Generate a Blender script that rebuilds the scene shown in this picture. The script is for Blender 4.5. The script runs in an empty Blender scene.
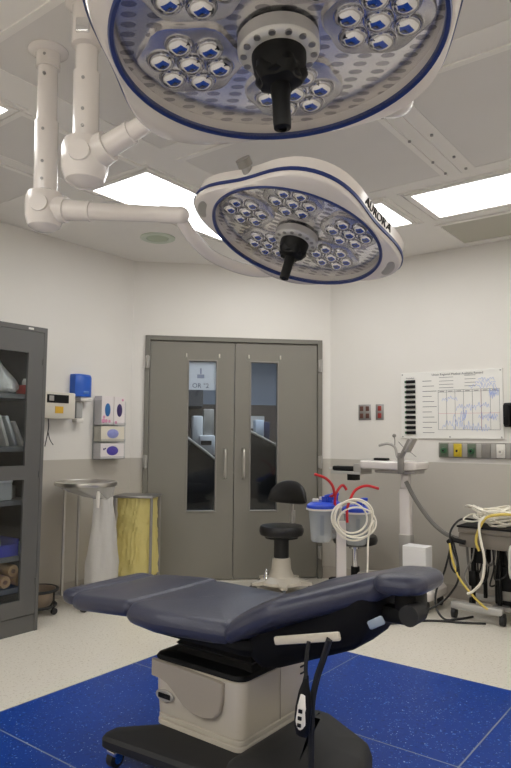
import bpy, bmesh, math, random
from mathutils import Vector, Matrix
from math import sin, cos, pi, radians, sqrt, exp
random.seed(7)
SC = bpy.context.scene
COL = SC.collection
V = Vector

# ------------------------------------------------------------------ materials
def mat(name, col, rough=.5, metal=0., noise=0., nscale=8., bump=0., bscale=60., spec=.5, alpha=1., trans=0., coat=0., emit=None, estr=0.):
    m = bpy.data.materials.new(name); m.use_nodes = True
    nt = m.node_tree; b = nt.nodes['Principled BSDF']
    c = (col[0], col[1], col[2], 1)
    b.inputs['Base Color'].default_value = c
    b.inputs['Roughness'].default_value = rough
    b.inputs['Metallic'].default_value = metal
    b.inputs['Specular IOR Level'].default_value = spec
    b.inputs['Alpha'].default_value = alpha
    b.inputs['Transmission Weight'].default_value = trans
    b.inputs['Coat Weight'].default_value = coat
    if emit:
        b.inputs['Emission Color'].default_value = (*emit, 1); b.inputs['Emission Strength'].default_value = estr
    tc = nt.nodes.new('ShaderNodeTexCoord')
    if noise:
        n = nt.nodes.new('ShaderNodeTexNoise'); n.inputs['Scale'].default_value = nscale; n.inputs['Detail'].default_value = 4
        nt.links.new(tc.outputs['Object'], n.inputs['Vector'])
        mx = nt.nodes.new('ShaderNodeMix'); mx.data_type = 'RGBA'
        mx.inputs[6].default_value = tuple(min(1, x*(1-noise)) for x in col) + (1,)
        mx.inputs[7].default_value = tuple(min(1, x*(1+noise)) for x in col) + (1,)
        nt.links.new(n.outputs['Fac'], mx.inputs[0]); nt.links.new(mx.outputs[2], b.inputs['Base Color'])
    if bump:
        n2 = nt.nodes.new('ShaderNodeTexNoise'); n2.inputs['Scale'].default_value = bscale; n2.inputs['Detail'].default_value = 3
        nt.links.new(tc.outputs['Object'], n2.inputs['Vector'])
        bp = nt.nodes.new('ShaderNodeBump'); bp.inputs['Strength'].default_value = bump; bp.inputs['Distance'].default_value = .01
        nt.links.new(n2.outputs['Fac'], bp.inputs['Height']); nt.links.new(bp.outputs['Normal'], b.inputs['Normal'])
    return m

def s2l(r, g, b):
    f = lambda c: (c/255/12.92 if c/255 <= .04045 else ((c/255+.055)/1.055)**2.4)
    return (f(r), f(g), f(b))

def glass_mat(name, tint=(1, 1, 1), gloss=.08, rough=.02):
    m = bpy.data.materials.new(name); m.use_nodes = True
    nt = m.node_tree; nt.nodes.clear()
    o = nt.nodes.new('ShaderNodeOutputMaterial'); t = nt.nodes.new('ShaderNodeBsdfTransparent'); g = nt.nodes.new('ShaderNodeBsdfGlossy')
    t.inputs[0].default_value = (*tint, 1); g.inputs['Roughness'].default_value = rough
    fr = nt.nodes.new('ShaderNodeLayerWeight'); fr.inputs[0].default_value = .5
    pw = nt.nodes.new('ShaderNodeMath'); pw.operation = 'POWER'; pw.inputs[1].default_value = 4; nt.links.new(fr.outputs['Facing'], pw.inputs[0])
    mu = nt.nodes.new('ShaderNodeMath'); mu.operation = 'MULTIPLY_ADD'; mu.inputs[1].default_value = .6; mu.inputs[2].default_value = gloss
    mx = nt.nodes.new('ShaderNodeMixShader')
    nt.links.new(pw.outputs[0], mu.inputs[0]); nt.links.new(mu.outputs[0], mx.inputs[0])
    nt.links.new(t.outputs[0], mx.inputs[1]); nt.links.new(g.outputs[0], mx.inputs[2]); nt.links.new(mx.outputs[0], o.inputs[0])
    return m

def film_mat(name, col, opac, rough=.35, bump=.6, bscale=25):
    """thin plastic film: part see-through, part diffuse and translucent"""
    m = mat(name, col, rough, bump=bump, bscale=bscale)
    nt = m.node_tree; b = nt.nodes['Principled BSDF']; o = nt.nodes['Material Output']
    tl = nt.nodes.new('ShaderNodeBsdfTranslucent'); tl.inputs[0].default_value = (*col, 1)
    m1 = nt.nodes.new('ShaderNodeMixShader'); m1.inputs[0].default_value = .4
    nt.links.new(b.outputs[0], m1.inputs[1]); nt.links.new(tl.outputs[0], m1.inputs[2])
    t = nt.nodes.new('ShaderNodeBsdfTransparent'); m2 = nt.nodes.new('ShaderNodeMixShader'); m2.inputs[0].default_value = opac
    nt.links.new(t.outputs[0], m2.inputs[1]); nt.links.new(m1.outputs[0], m2.inputs[2]); nt.links.new(m2.outputs[0], o.inputs[0])
    return m

def wall_mat():
    m = mat('wall_paint', (.7, .7, .7), .45, bump=.05, bscale=90)
    nt = m.node_tree; b = nt.nodes['Principled BSDF']
    g = nt.nodes.new('ShaderNodeNewGeometry'); sp = nt.nodes.new('ShaderNodeSeparateXYZ'); nt.links.new(g.outputs['Position'], sp.inputs[0])
    mt = nt.nodes.new('ShaderNodeMath'); mt.operation = 'GREATER_THAN'; mt.inputs[1].default_value = 1.009
    nt.links.new(sp.outputs[2], mt.inputs[0])
    n = nt.nodes.new('ShaderNodeTexNoise'); n.inputs['Scale'].default_value = 2.2; nt.links.new(g.outputs['Position'], n.inputs['Vector'])
    up = nt.nodes.new('ShaderNodeMix'); up.data_type = 'RGBA'
    up.inputs[6].default_value = (*s2l(223, 219, 212), 1); up.inputs[7].default_value = (*s2l(230, 226, 220), 1); nt.links.new(n.outputs['Fac'], up.inputs[0])
    mx = nt.nodes.new('ShaderNodeMix'); mx.data_type = 'RGBA'
    mx.inputs[6].default_value = (*s2l(190, 184, 174), 1)
    nt.links.new(mt.outputs[0], mx.inputs[0]); nt.links.new(up.outputs[2], mx.inputs[7]); nt.links.new(mx.outputs[2], b.inputs['Base Color'])
    return m

def floor_mat(name, base, specks, grout=None, rough=.25, spec=.4):
    m = mat(name, base, rough, spec=spec); nt = m.node_tree; b = nt.nodes['Principled BSDF']
    g = nt.nodes.new('ShaderNodeNewGeometry'); last = None
    def mixc(fac, colr):
        nonlocal last
        mx = nt.nodes.new('ShaderNodeMix'); mx.data_type = 'RGBA'; nt.links.new(fac, mx.inputs[0])
        if last is None: mx.inputs[6].default_value = (*base, 1)
        else: nt.links.new(last, mx.inputs[6])
        mx.inputs[7].default_value = (*colr, 1); last = mx.outputs[2]
    for sc, th, colr, seed in specks:
        n = nt.nodes.new('ShaderNodeTexNoise'); n.noise_dimensions = '4D'; n.inputs['Scale'].default_value = sc; n.inputs['W'].default_value = seed; n.inputs['Detail'].default_value = 1
        nt.links.new(g.outputs['Position'], n.inputs['Vector'])
        r = nt.nodes.new('ShaderNodeMapRange'); r.inputs[1].default_value = th; r.inputs[2].default_value = th+.05
        nt.links.new(n.outputs['Fac'], r.inputs[0]); mixc(r.outputs[0], colr)
    if grout:
        x0, y0, st, w, gc = grout
        sp = nt.nodes.new('ShaderNodeSeparateXYZ'); nt.links.new(g.outputs['Position'], sp.inputs[0]); outs = []
        for i, o0 in ((0, x0), (1, y0)):
            a = nt.nodes.new('ShaderNodeMath'); a.operation = 'SUBTRACT'; a.inputs[1].default_value = o0 - st*20; nt.links.new(sp.outputs[i], a.inputs[0])
            d = nt.nodes.new('ShaderNodeMath'); d.operation = 'MODULO'; d.inputs[1].default_value = st; nt.links.new(a.outputs[0], d.inputs[0])
            l = nt.nodes.new('ShaderNodeMath'); l.operation = 'LESS_THAN'; l.inputs[1].default_value = w; nt.links.new(d.outputs[0], l.inputs[0]); outs.append(l)
        mxm = nt.nodes.new('ShaderNodeMath'); mxm.operation = 'MAXIMUM'; nt.links.new(outs[0].outputs[0], mxm.inputs[0]); nt.links.new(outs[1].outputs[0], mxm.inputs[1])
        mixc(mxm.outputs[0], gc)
    nt.links.new(last, b.inputs['Base Color'])
    n3 = nt.nodes.new('ShaderNodeTexNoise'); n3.inputs['Scale'].default_value = 3
    nt.links.new(g.outputs['Position'], n3.inputs['Vector'])
    r3 = nt.nodes.new('ShaderNodeMapRange'); r3.inputs[3].default_value = rough-.06; r3.inputs[4].default_value = rough+.1
    nt.links.new(n3.outputs['Fac'], r3.inputs[0]); nt.links.new(r3.outputs[0], b.inputs['Roughness'])
    return m

def dots_mat(name, base, dark, scale, th):
    m = mat(name, base, .2, .85); nt = m.node_tree; b = nt.nodes['Principled BSDF']
    tc = nt.nodes.new('ShaderNodeTexCoord'); v = nt.nodes.new('ShaderNodeTexVoronoi'); v.voronoi_dimensions = '2D'
    v.inputs['Scale'].default_value = scale; v.inputs['Randomness'].default_value = 0
    mp = nt.nodes.new('ShaderNodeMapping'); mp.inputs['Scale'].default_value = (.55, 1, 1); mp.inputs['Rotation'].default_value = (0, 0, .12)
    nt.links.new(tc.outputs['Object'], mp.inputs[0]); nt.links.new(mp.outputs[0], v.inputs['Vector'])
    l = nt.nodes.new('ShaderNodeMath'); l.operation = 'LESS_THAN'; l.inputs[1].default_value = th; nt.links.new(v.outputs['Distance'], l.inputs[0])
    mx = nt.nodes.new('ShaderNodeMix'); mx.data_type = 'RGBA'; mx.inputs[6].default_value = (*base, 1); mx.inputs[7].default_value = (*dark, 1)
    nt.links.new(l.outputs[0], mx.inputs[0]); nt.links.new(mx.outputs[2], b.inputs['Base Color'])
    return m

M = {}
M['wall'] = wall_mat()
M['ceiling'] = mat('ceiling_paint', s2l(238, 234, 228), .6, noise=.02)
M['ceil_panel'] = mat('ceiling_panel_metal', s2l(222, 218, 213), .5, noise=.04, nscale=3)
M['ceil_trim'] = mat('ceiling_trim_paint', s2l(238, 234, 228), .5)
M['vent'] = mat('vent_grey', s2l(190, 186, 172), .6)
M['floor'] = floor_mat('beige_terrazzo', s2l(218, 212, 200), [(70, .60, s2l(198, 189, 173), 1), (150, .68, s2l(130, 122, 110), 3), (120, .67, s2l(236, 231, 222), 5)], rough=.3)
M['blue'] = floor_mat('blue_terrazzo', s2l(7, 58, 146), [(45, .60, s2l(6, 50, 130), 2), (80, .655, s2l(70, 120, 205), 4), (120, .69, s2l(170, 198, 238), 6)], grout=(-2.615, 1.538, .865, .006, s2l(125, 135, 150)), rough=.3, spec=.22)
M['base'] = mat('cove_base', s2l(176, 168, 158), .5)
M['door'] = mat('door_grey_paint', s2l(127, 123, 114), .42, noise=.03, nscale=3)
M['door_frame'] = mat('door_frame_paint', s2l(118, 115, 106), .42)
M['seam'] = mat('seam_dark', (.02, .02, .02), .8)
M['pane'] = glass_mat('clear_pane', (.9, .93, .95), .03)
M['cab'] = mat('cabinet_grey_paint', s2l(90, 89, 87), .45, noise=.03)
M['cab_shade'] = mat('cabinet_inside_shade', s2l(44, 44, 45), .6)  # interior shade put into the colour, darker than the outer paint
M['cab_shelf'] = mat('cabinet_shelf_paint', s2l(96, 96, 95), .5)
M['white'] = mat('white_enamel', s2l(228, 221, 216), .22, coat=.4, noise=.02)
M['whitep'] = mat('white_plastic', s2l(226, 222, 214), .4)
M['cream'] = mat('cream_plastic', s2l(216, 210, 197), .4, noise=.02)
M['stripe'] = mat('navy_stripe', s2l(28, 48, 110), .35)
M['black'] = mat('black_plastic', s2l(13, 13, 14), .5, spec=.25)
M['blackm'] = mat('black_shell', s2l(20, 20, 22), .75, spec=.15)
M['blackr'] = mat('black_rubber', s2l(26, 26, 27), .65)
M['vinyl_b'] = mat('black_vinyl', s2l(28, 27, 28), .35, bump=.1, bscale=120)
M['chrome'] = mat('chrome', (.85, .85, .86), .07, 1.)
M['reflector'] = mat('reflector_chrome', (.62, .62, .64), .05, 1.)
M['steel'] = mat('stainless_steel', (.66, .64, .60), .3, 1., noise=.08, nscale=20)
M['steel_d'] = mat('dull_steel', (.36, .35, .34), .42, .9)
M['vinyl'] = mat('slate_blue_vinyl', s2l(58, 60, 77), .34, bump=.12, bscale=140, noise=.08, nscale=5, spec=.4)
M['silverp'] = mat('silver_paint', s2l(190, 188, 184), .35, .3)
M['beige'] = mat('beige_plastic', s2l(194, 186, 172), .38, noise=.02)
M['beige_d'] = mat('taupe_plastic', s2l(162, 153, 140), .4)
M['plate'] = dots_mat('perforated_reflector', s2l(240, 238, 236), s2l(178, 176, 180), 40., .30)
M['pod'] = mat('pod_grey', s2l(214, 212, 212), .25, .8)
M['lens'] = glass_mat('lamp_cover', (.96, .96, .98), .02, .03)
M['blue_p'] = mat('blue_plastic', s2l(34, 92, 192), .3, noise=.05)
M['lidblue'] = mat('canister_lid_blue', s2l(32, 68, 190), .35)
M['canister'] = film_mat('canister_plastic', s2l(222, 226, 226), .42, .2, .0)
M['bag'] = film_mat('white_bag_film', s2l(240, 238, 236), .66, .35, .7, 30)
M['bagclear'] = film_mat('clear_bag_film', s2l(226, 225, 222), .45, .25, .8, 30)
M['yellow'] = film_mat('yellow_bag_film', s2l(246, 233, 158), .9, .4, .6, 22)
M['tube_w'] = mat('ivory_tubing', s2l(244, 238, 222), .35)
M['tube_r'] = mat('red_tubing', s2l(190, 32, 36), .35)
M['tube_y'] = mat('yellow_tubing', s2l(222, 196, 96), .4)
M['cord'] = mat('black_cord', s2l(24, 24, 24), .5)
M['hose_g'] = mat('grey_hose', s2l(120, 117, 112), .5)
M['paper'] = mat('paper', s2l(232, 230, 228), .6)
M['board'] = mat('board_white', s2l(236, 234, 228), .25)
M['ink'] = mat('ink_grey', s2l(104, 104, 108), .6)
M['ink_red'] = mat('ink_red', s2l(206, 150, 156), .6)
M['marker_b'] = mat('marker_blue', s2l(166, 184, 232), .6)
M['yel_st'] = mat('sticker_yellow', s2l(222, 174, 50), .5)
M['green'] = mat('green_plastic', s2l(44, 92, 58), .4)
M['grn_dk'] = mat('green_grey_plate', s2l(96, 108, 90), .45)
M['yel_o'] = mat('outlet_yellow', s2l(204, 178, 44), .4)
M['grey_p'] = mat('grey_plate', s2l(138, 134, 128), .4, .3)
M['grey_l'] = mat('light_grey_plate', s2l(168, 164, 158), .4, .3)
M['brown'] = mat('brown_outlet', s2l(98, 62, 52), .45)
M['red_o'] = mat('outlet_red', s2l(150, 52, 46), .45)
M['purple'] = mat('glove_purple', s2l(84, 70, 166), .6, bump=.8, bscale=120)
M['lilac'] = mat('glove_lilac', s2l(150, 156, 214), .6, bump=.8, bscale=120)
M['teal'] = mat('glove_blue', s2l(48, 112, 176), .6, bump=.8, bscale=120)
M['plum'] = mat('glove_plum', s2l(62, 44, 104), .6, bump=.8, bscale=120)
M['pink'] = mat('print_pink', s2l(220, 150, 180), .6)
M['boxw'] = mat('carton_white', s2l(230, 222, 220), .55)
M['boxc'] = mat('carton_cream', s2l(222, 214, 196), .55)
M['acryl'] = glass_mat('clear_acrylic', (.93, .94, .95), .06)
M['kraft'] = mat('tan_roll', s2l(178, 142, 96), .7, noise=.15, nscale=30)
M['hall_w'] = mat('hall_wall_upper', s2l(148, 156, 172), .6)
M['hall_b'] = mat('hall_wall_lower', s2l(92, 80, 72), .6)
M['hall_f'] = mat('hall_floor', s2l(90, 86, 82), .4)
M['dark'] = mat('dark_cover', s2l(30, 31, 36), .5)
M['diffuser'] = mat('light_diffuser', (1, 1, 1), .5, emit=(.985, .985, .965), estr=9.)
M['hall_fill'] = mat('hall_fill_diffuser', (1, 1, 1), .5, emit=(.85, .93, 1), estr=42.)
M['green_led'] = mat('lamp_screen', s2l(60, 66, 62), .3)
M['silver'] = mat('foil_pack', (.6, .62, .62), .3, .7, bump=.6, bscale=40)
M['clearpk'] = film_mat('clear_wrap', s2l(220, 220, 225), .5, .15, 1., 30)
M['packet_a'] = mat('packet_print', s2l(206, 200, 190), .5, noise=.3, nscale=18)
M['packet_b'] = mat('packet_wrap', s2l(186, 178, 168), .4, noise=.35, nscale=22, bump=.6)
M['redbox'] = mat('red_carton', s2l(178, 48, 38), .5)
M['bluebin'] = mat('blue_bin', s2l(36, 48, 160), .4)
M['speaker'] = mat('ceiling_diffuser_green', s2l(206, 214, 198), .5)

# ------------------------------------------------------------------ mesh builder
def cr(pts, sub=6, closed=False):
    """Catmull-Rom through the points"""
    P = [V(p) for p in pts]; n = len(P); out = []
    rng = range(n if closed else n-1)
    for i in rng:
        g = (lambda k: P[k % n]) if closed else (lambda k: P[max(0, min(n-1, k))])
        p0, p1, p2, p3 = g(i-1), g(i), g(i+1), g(i+2)
        for s in range(sub):
            t = s/sub
            out.append(.5*((2*p1)+(p2-p0)*t+(2*p0-5*p1+4*p2-p3)*t*t+(3*p1-p0-3*p2+p3)*t**3))
    if not closed: out.append(P[-1])
    return out

class MB:
    def __init__(s): s.bm = bmesh.new()
    def _faces(s, rings, closed_u=True, cap=True):
        bm = s.bm; vs = [[bm.verts.new(p) for p in r] for r in rings]
        n = len(rings[0])
        for a, b in zip(vs, vs[1:]):
            for i in range(n if closed_u else n-1):
                j = (i+1) % n
                bm.faces.new((a[i], a[j], b[j], b[i]))
        if cap and closed_u:
            bm.faces.new(vs[0][::-1]); bm.faces.new(vs[-1])
        return vs
    def box(s, c, d, rz=0, bev=0, mtx=None, seg=2):
        b2 = bmesh.new(); bmesh.ops.create_cube(b2, size=1)
        bmesh.ops.scale(b2, vec=V(d), verts=b2.verts)
        if bev: bmesh.ops.bevel(b2, geom=b2.edges[:], offset=min(bev, min(d)*.49), segments=seg, affect='EDGES', profile=.5)
        m = Matrix.Translation(V(c)) @ (mtx if mtx else Matrix.Rotation(rz, 4, 'Z'))
        bmesh.ops.transform(b2, matrix=m, verts=b2.verts); s._merge(b2); return s
    def bx(s, x0, x1, y0, y1, z0, z1, bev=0):
        return s.box(((x0+x1)/2, (y0+y1)/2, (z0+z1)/2), (abs(x1-x0), abs(y1-y0), abs(z1-z0)), 0, bev)
    def _merge(s, b2):
        me = bpy.data.meshes.new('t'); b2.to_mesh(me); b2.free(); s.bm.from_mesh(me); bpy.data.meshes.remove(me)
    def cyl(s, p0, p1, r0, r1=None, n=20):
        r1 = r0 if r1 is None else r1; p0, p1 = V(p0), V(p1); ax = (p1-p0).normalized()
        u = ax.orthogonal().normalized(); w = ax.cross(u)
        s._faces([[p+(u*cos(2*pi*i/n)+w*sin(2*pi*i/n))*r for i in range(n)] for p, r in ((p0, r0), (p1, r1))]); return s
    def lathe(s, prof, c=(0, 0, 0), mtx=None, n=32, sx=1, sy=1, cap=True):
        m = mtx or Matrix.Translation(V(c))
        s._faces([[m @ V((max(r, 1e-4)*cos(2*pi*i/n)*sx, max(r, 1e-4)*sin(2*pi*i/n)*sy, z)) for i in range(n)] for r, z in prof], True, cap); return s
    def tube(s, pts, r, n=8, sub=6, closed=False, rf=None):
        P = cr(pts, sub, closed) if sub > 1 else [V(p) for p in pts]
        rings = []; u = None; L = len(P)
        for i, p in enumerate(P):
            t = (P[(i+1) % L]-P[i-1]) if closed else (P[min(i+1, L-1)]-P[max(i-1, 0)])
            if t.length < 1e-9: t = V((0, 0, 1))
            t.normalize()
            u = t.orthogonal() if u is None else u-t*u.dot(t)
            if u.length < 1e-6: u = t.orthogonal()
            u.normalize(); w = t.cross(u); rr = r if rf is None else rf(i/(L-1))
            rings.append([p+(u*cos(2*pi*k/n)+w*sin(2*pi*k/n))*rr for k in range(n)])
        if closed: rings.append(rings[0])
        s._faces(rings, True, not closed)
        if closed: bmesh.ops.remove_doubles(s.bm, verts=s.bm.verts, dist=1e-6)
        return s
    def prism(s, poly, z0, z1, bev=0):
        b2 = bmesh.new(); a = [b2.verts.new((x, y, z0)) for x, y in poly]; b = [b2.verts.new((x, y, z1)) for x, y in poly]
        b2.faces.new(a[::-1]); b2.faces.new(b)
        for i in range(len(poly)):
            j = (i+1) % len(poly); b2.faces.new((a[i], a[j], b[j], b[i]))
        bmesh.ops.recalc_face_normals(b2, faces=b2.faces)
        if bev: bmesh.ops.bevel(b2, geom=b2.edges[:], offset=bev, segments=2, affect='EDGES')
        s._merge(b2); return s
    def loft(s, rings, cap=True): s._faces(rings, True, cap); return s
    def strip(s, rows): s._faces(rows, False, False); return s
    def sphere(s, c, r, sc=(1, 1, 1), n=20):
        b2 = bmesh.new(); bmesh.ops.create_uvsphere(b2, u_segments=n, v_segments=n//2, radius=r)
        bmesh.ops.transform(b2, matrix=Matrix.Translation(V(c)) @ Matrix.Diagonal((*sc, 1)), verts=b2.verts); s._merge(b2); return s
    def text(s, body, size, mtx, depth=.001, align='CENTER'):
        cu = bpy.data.curves.new('t', 'FONT'); cu.body = body; cu.size = size; cu.extrude = depth; cu.align_x = align; cu.align_y = 'CENTER'; cu.resolution_u = 3
        o = bpy.data.objects.new('t', cu); COL.objects.link(o); dg = bpy.context.evaluated_depsgraph_get(); dg.update()
        me = bpy.data.meshes.new_from_object(o.evaluated_get(dg)); me.transform(mtx); s.bm.from_mesh(me)
        bpy.data.meshes.remove(me); bpy.data.objects.remove(o); bpy.data.curves.remove(cu); return s
    def deform(s, f):
        for v in s.bm.verts: v.co = V(f(v.co))
        return s
    def build(s, name, m, parent=None, world=False, label=None, smooth=True, local=None, recalc=True):
        """world=True: the shape was laid out in room coordinates; local: a matrix for the part's own frame"""
        bm = s.bm
        if recalc: bmesh.ops.recalc_face_normals(bm, faces=bm.faces)
        if world and parent is not None:
            bmesh.ops.transform(bm, matrix=WM[parent.name].inverted(), verts=bm.verts)
        me = bpy.data.meshes.new(name); bm.to_mesh(me); bm.free()
        if smooth:
            for p in me.polygons: p.use_smooth = True
            try: me.set_sharp_from_angle(angle=radians(38))
            except Exception: pass
        me.materials.append(m)
        o = bpy.data.objects.new(name, me); COL.objects.link(o)
        if parent is not None: o.parent = parent
        if local is not None: o.matrix_local = local
        if label: o['label'] = label
        WM[o.name] = (WM[parent.name] if parent is not None else Matrix()) @ (local if local is not None else Matrix())
        return o
WM = {}

def tag(o, label, cat, group=None):
    o['label'] = label; o['category'] = cat
    if group: o['group'] = group
    return o
def thing(name, label, cat, loc=(0, 0, 0), rz=0, group=None):
    o = bpy.data.objects.new(name, None); COL.objects.link(o); o.empty_display_size = .1
    o.location = loc; o.rotation_euler = (0, 0, rz)
    WM[o.name] = Matrix.Translation(V(loc)) @ Matrix.Rotation(rz, 4, 'Z')
    return tag(o, label, cat, group)
def place(o, loc, rz=0):
    o.location = loc; o.rotation_euler = (0, 0, rz); WM[o.name] = Matrix.Translation(V(loc)) @ Matrix.Rotation(rz, 4, 'Z'); return o
def struct(name, mb, m, parent=None, **k):
    o = mb.build(name, m, parent, **k)
    if parent is None: o['kind'] = 'structure'
    return o
def dup(o, parent=None):
    c = o.copy(); COL.objects.link(c)
    if parent is not None: c.parent = parent
    WM[c.name] = WM[o.name]
    for ch in [x for x in COL.objects if x.parent == o]: dup(ch, c)
    return c

def rpoly(corners, r, inset=0., n=6):
    """rounded convex polygon (counter-clockwise), inset by a margin"""
    C = [V((x, y)) for x, y in corners]; N = len(C); out = []
    lines = []
    for i in range(N):
        d = (C[(i+1) % N]-C[i]).normalized(); nn = V((-d.y, d.x)); lines.append((C[i]+nn*inset, d))
    P = []
    for i in range(N):
        (p, d), (q, e) = lines[i-1], lines[i]
        den = d.x*e.y-d.y*e.x; t = ((q.x-p.x)*e.y-(q.y-p.y)*e.x)/den; P.append(p+d*t)
    rr = r if isinstance(r, (list, tuple)) else [r]*N
    for i in range(N):
        a = (P[i-1]-P[i]); b = (P[(i+1) % N]-P[i]); la, lb = a.length, b.length
        a.normalize(); b.normalize(); ang = math.acos(max(-1, min(1, a.dot(b))))
        rad = max(rr[i]-inset, .004); t = min(rad/math.tan(ang/2), la*.49, lb*.49); rad = t*math.tan(ang/2)
        cc = P[i]+(a+b).normalized()*(rad/sin(ang/2)); s0 = P[i]+a*t-cc; s1 = P[i]+b*t-cc
        a0 = math.atan2(s0.y, s0.x); da = math.atan2(s1.y, s1.x)-a0
        while da < 0: da += 2*pi
        if da > pi: da -= 2*pi
        for k in range(n+1): out.append(cc+V((cos(a0+da*k/n), sin(a0+da*k/n)))*rad)
    return out
def cushion(mb, corners, r, z0, z1, e=.03, crown=.012, maxin=.12, deform=None):
    """upholstered pad: rolled edges, gently domed top"""
    prof = []
    h = z1-z0; e = min(e, h*.5)
    for i in range(5): a = pi/2*i/4; prof.append((e*(1-sin(a)), z0+e*(1-cos(a))))
    for i in range(7): a = pi/2*i/6; prof.append((e*(1-cos(a))*1.3, z1-e+e*sin(a)))
    for i in range(1, 5): t = i/4; prof.append((e*1.3+(maxin-e*1.3)*t, z1+crown*sin(t*pi/2)))
    rings = []
    for ins, z in prof:
        rings.append([V((p.x, p.y, z)) for p in rpoly(corners, r, ins)])
    mb.loft(rings)
    if deform: mb.deform(deform)
    return mb

# ------------------------------------------------------------------ the room: an octagon
HC = 2.67; ZW = 1.009
X0, X1, Y0, Y1, K = -4.07, 2.27, -1.77, 4.849, 1.206
OCT = [(X0, Y1-K), (X0+K, Y1), (X1-K, Y1), (X1, Y1-K), (X1, Y0+K), (X1-K, Y0), (X0+K, Y0), (X0, Y0+K)]
cen = V(((X0+X1)/2, (Y0+Y1)/2)); TH = .14
def offs(d):
    q = math.tan(pi/8)*d
    x0, x1, y0, y1, k = X0-d, X1+d, Y0-d, Y1+d, K+2*d-2*d+ (2*d-2*q) * 0
    kk = K + d*(2-sqrt(2))
    return [(x0, y1-kk), (x0+kk, y1), (x1-kk, y1), (x1, y1-kk), (x1, y0+kk), (x1-kk, y0), (x0+kk, y0), (x0, y0+kk)]
OUT = offs(TH)
names = ['wall_northwest', 'wall_north', 'wall_northeast', 'wall_east', 'wall_southeast', 'wall_south', 'wall_southwest', 'wall_west']
bnames = [n.replace('wall', 'baseboard') for n in names]
LC = V((X0, Y1-K, 0)); RZ45 = pi/4
def DW(s, o, z=0): return V((LC.x+(s-o)/sqrt(2), LC.y+(s+o)/sqrt(2), z))
DOOR = (.147, 1.589, 1.998)        # clear opening
IN1 = offs(-.012)
for i in range(8):
    a, b = OCT[i], OCT[(i+1) % 8]; c, d = OUT[(i+1) % 8], OUT[i]
    mb = MB()
    if i == 0:
        L0, L1, T = DOOR[0]-.02, DOOR[1]+.02, DOOR[2]+.02
        pt = lambda s, o: tuple(DW(s, o).xy)
        mb.prism([a, pt(L0, 0), pt(L0, TH), d], 0, HC); mb.prism([pt(L1, 0), b, c, pt(L1, TH)], 0, HC)
        mb.prism([pt(L0, 0), pt(L1, 0), pt(L1, TH), pt(L0, TH)], T, HC)
    else: mb.prism([a, b, c, d], 0, HC)
    struct(names[i], mb, M['wall'], smooth=False)
    e, f = IN1[(i+1) % 8], IN1[i]
    mb = MB()
    if i == 0:
        pt = lambda s, o: tuple(DW(s, o).xy)
        mb.prism([a, pt(.1, 0), pt(.1, -.012), f], 0, .1, 0); mb.prism([pt(1.636, 0), b, e, pt(1.636, -.012)], 0, .1)
    else: mb.prism([a, b, e, f], 0, .1)
    struct(bnames[i], mb, M['base'], smooth=False)
struct('floor', MB().prism(OUT[::-1], -.12, 0), M['floor'], smooth=False)
struct('ceiling', MB().prism(OUT[::-1], HC, HC+.12), M['ceiling'], smooth=False)
struct('floor_inlay', MB().bx(-2.615, -.02, .673, 3.268, -.001, .0025), M['blue'], smooth=False)

# ceiling panels and the bars between them
def ring_frame(mb, x0, x1, y0, y1, w, z0, z1):
    mb.bx(x0-w, x1+w, y0-w, y0, z0, z1); mb.bx(x0-w, x1+w, y1, y1+w, z0, z1); mb.bx(x0-w, x0, y0, y1, z0, z1); mb.bx(x1, x1+w, y0, y1, z0, z1)
n = 0
for (xa, xb) in ((-2.33, -1.3), (-1.11, -.05), (.12, 1.15)):
    for (ya, yb) in ((2.42, 3.41), (1.25, 2.24), (.08, 1.07), (-.4, -.08)):
        n += 1
        o = struct('ceiling_panel_%d' % n, MB().bx(xa, xb, ya, yb, HC-.004, HC+.01), M['ceil_panel'], smooth=False)
        fr = MB(); ring_frame(fr, xa, xb, ya, yb, .03, HC-.007, HC+.01); fr.build('panel_frame', M['ceil_trim'], o, smooth=False)
mb = MB()
for x in (-1.205, .035): 
    mb.bx(x-.012, x+.012, -.4, 3.45, HC-.007, HC+.01)
struct('trim_1', mb, M['ceil_trim'], smooth=False)
mb = MB()
for x in (-1.262, -1.148):
    for y in (2.6, 2.9, 3.2, 3.38, 2.1, 1.8): mb.cyl((x, y, HC-.018), (x, y, HC-.01), .008, n=8)
struct('trim_2', mb, M['steel_d'])
# plain panels between the west lights
n = 0
for (xa, xb, ya, yb) in ((-3.07, -2.6, 1.62, 2.33), (-3.75, -3.2, 1.0, 2.2)):
    n += 1
    o = struct('ceiling_tile_%d' % n, MB().bx(xa, xb, ya, yb, HC-.004, HC+.01), M['ceil_panel'], smooth=False)
    fr = MB(); ring_frame(fr, xa, xb, ya, yb, .03, HC-.007, HC+.01); fr.build('tile_frame', M['ceil_trim'], o, smooth=False)

# ceiling lights
def light(cx, cy, sx, sy, label, group='recessed ceiling light panels'):
    t = thing('ceiling_light', label, 'ceiling light', (cx, cy, HC), 0, group)
    MB().bx(-sx/2, sx/2, -sy/2, sy/2, -.004, .01).build('diffuser', M['diffuser'], t, smooth=False)
    fr = MB(); ring_frame(fr, -sx/2, sx/2, -sy/2, sy/2, .03, -.01, .01); ring_frame(fr, -sx/2-.05, sx/2+.05, -sy/2-.05, sy/2+.05, .012, -.006, .01)
    fr.build('frame', M['ceil_trim'], t, smooth=False)
light(-2.835, 3.0, .47, 1.2, 'long bright ceiling light panel behind the jointed lamp arms')
light(-2.835, .95, .47, 1.2, 'bright ceiling light panel at the far left edge above the left lamp tube')
light(-2.36, 3.835, 1.2, .47, 'small bright piece of ceiling light showing past the rim of the farther surgical light')
light(-.96, 3.835, 1.2, .47, 'wide bright ceiling light panel at right beside the ceiling vent')
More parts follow.
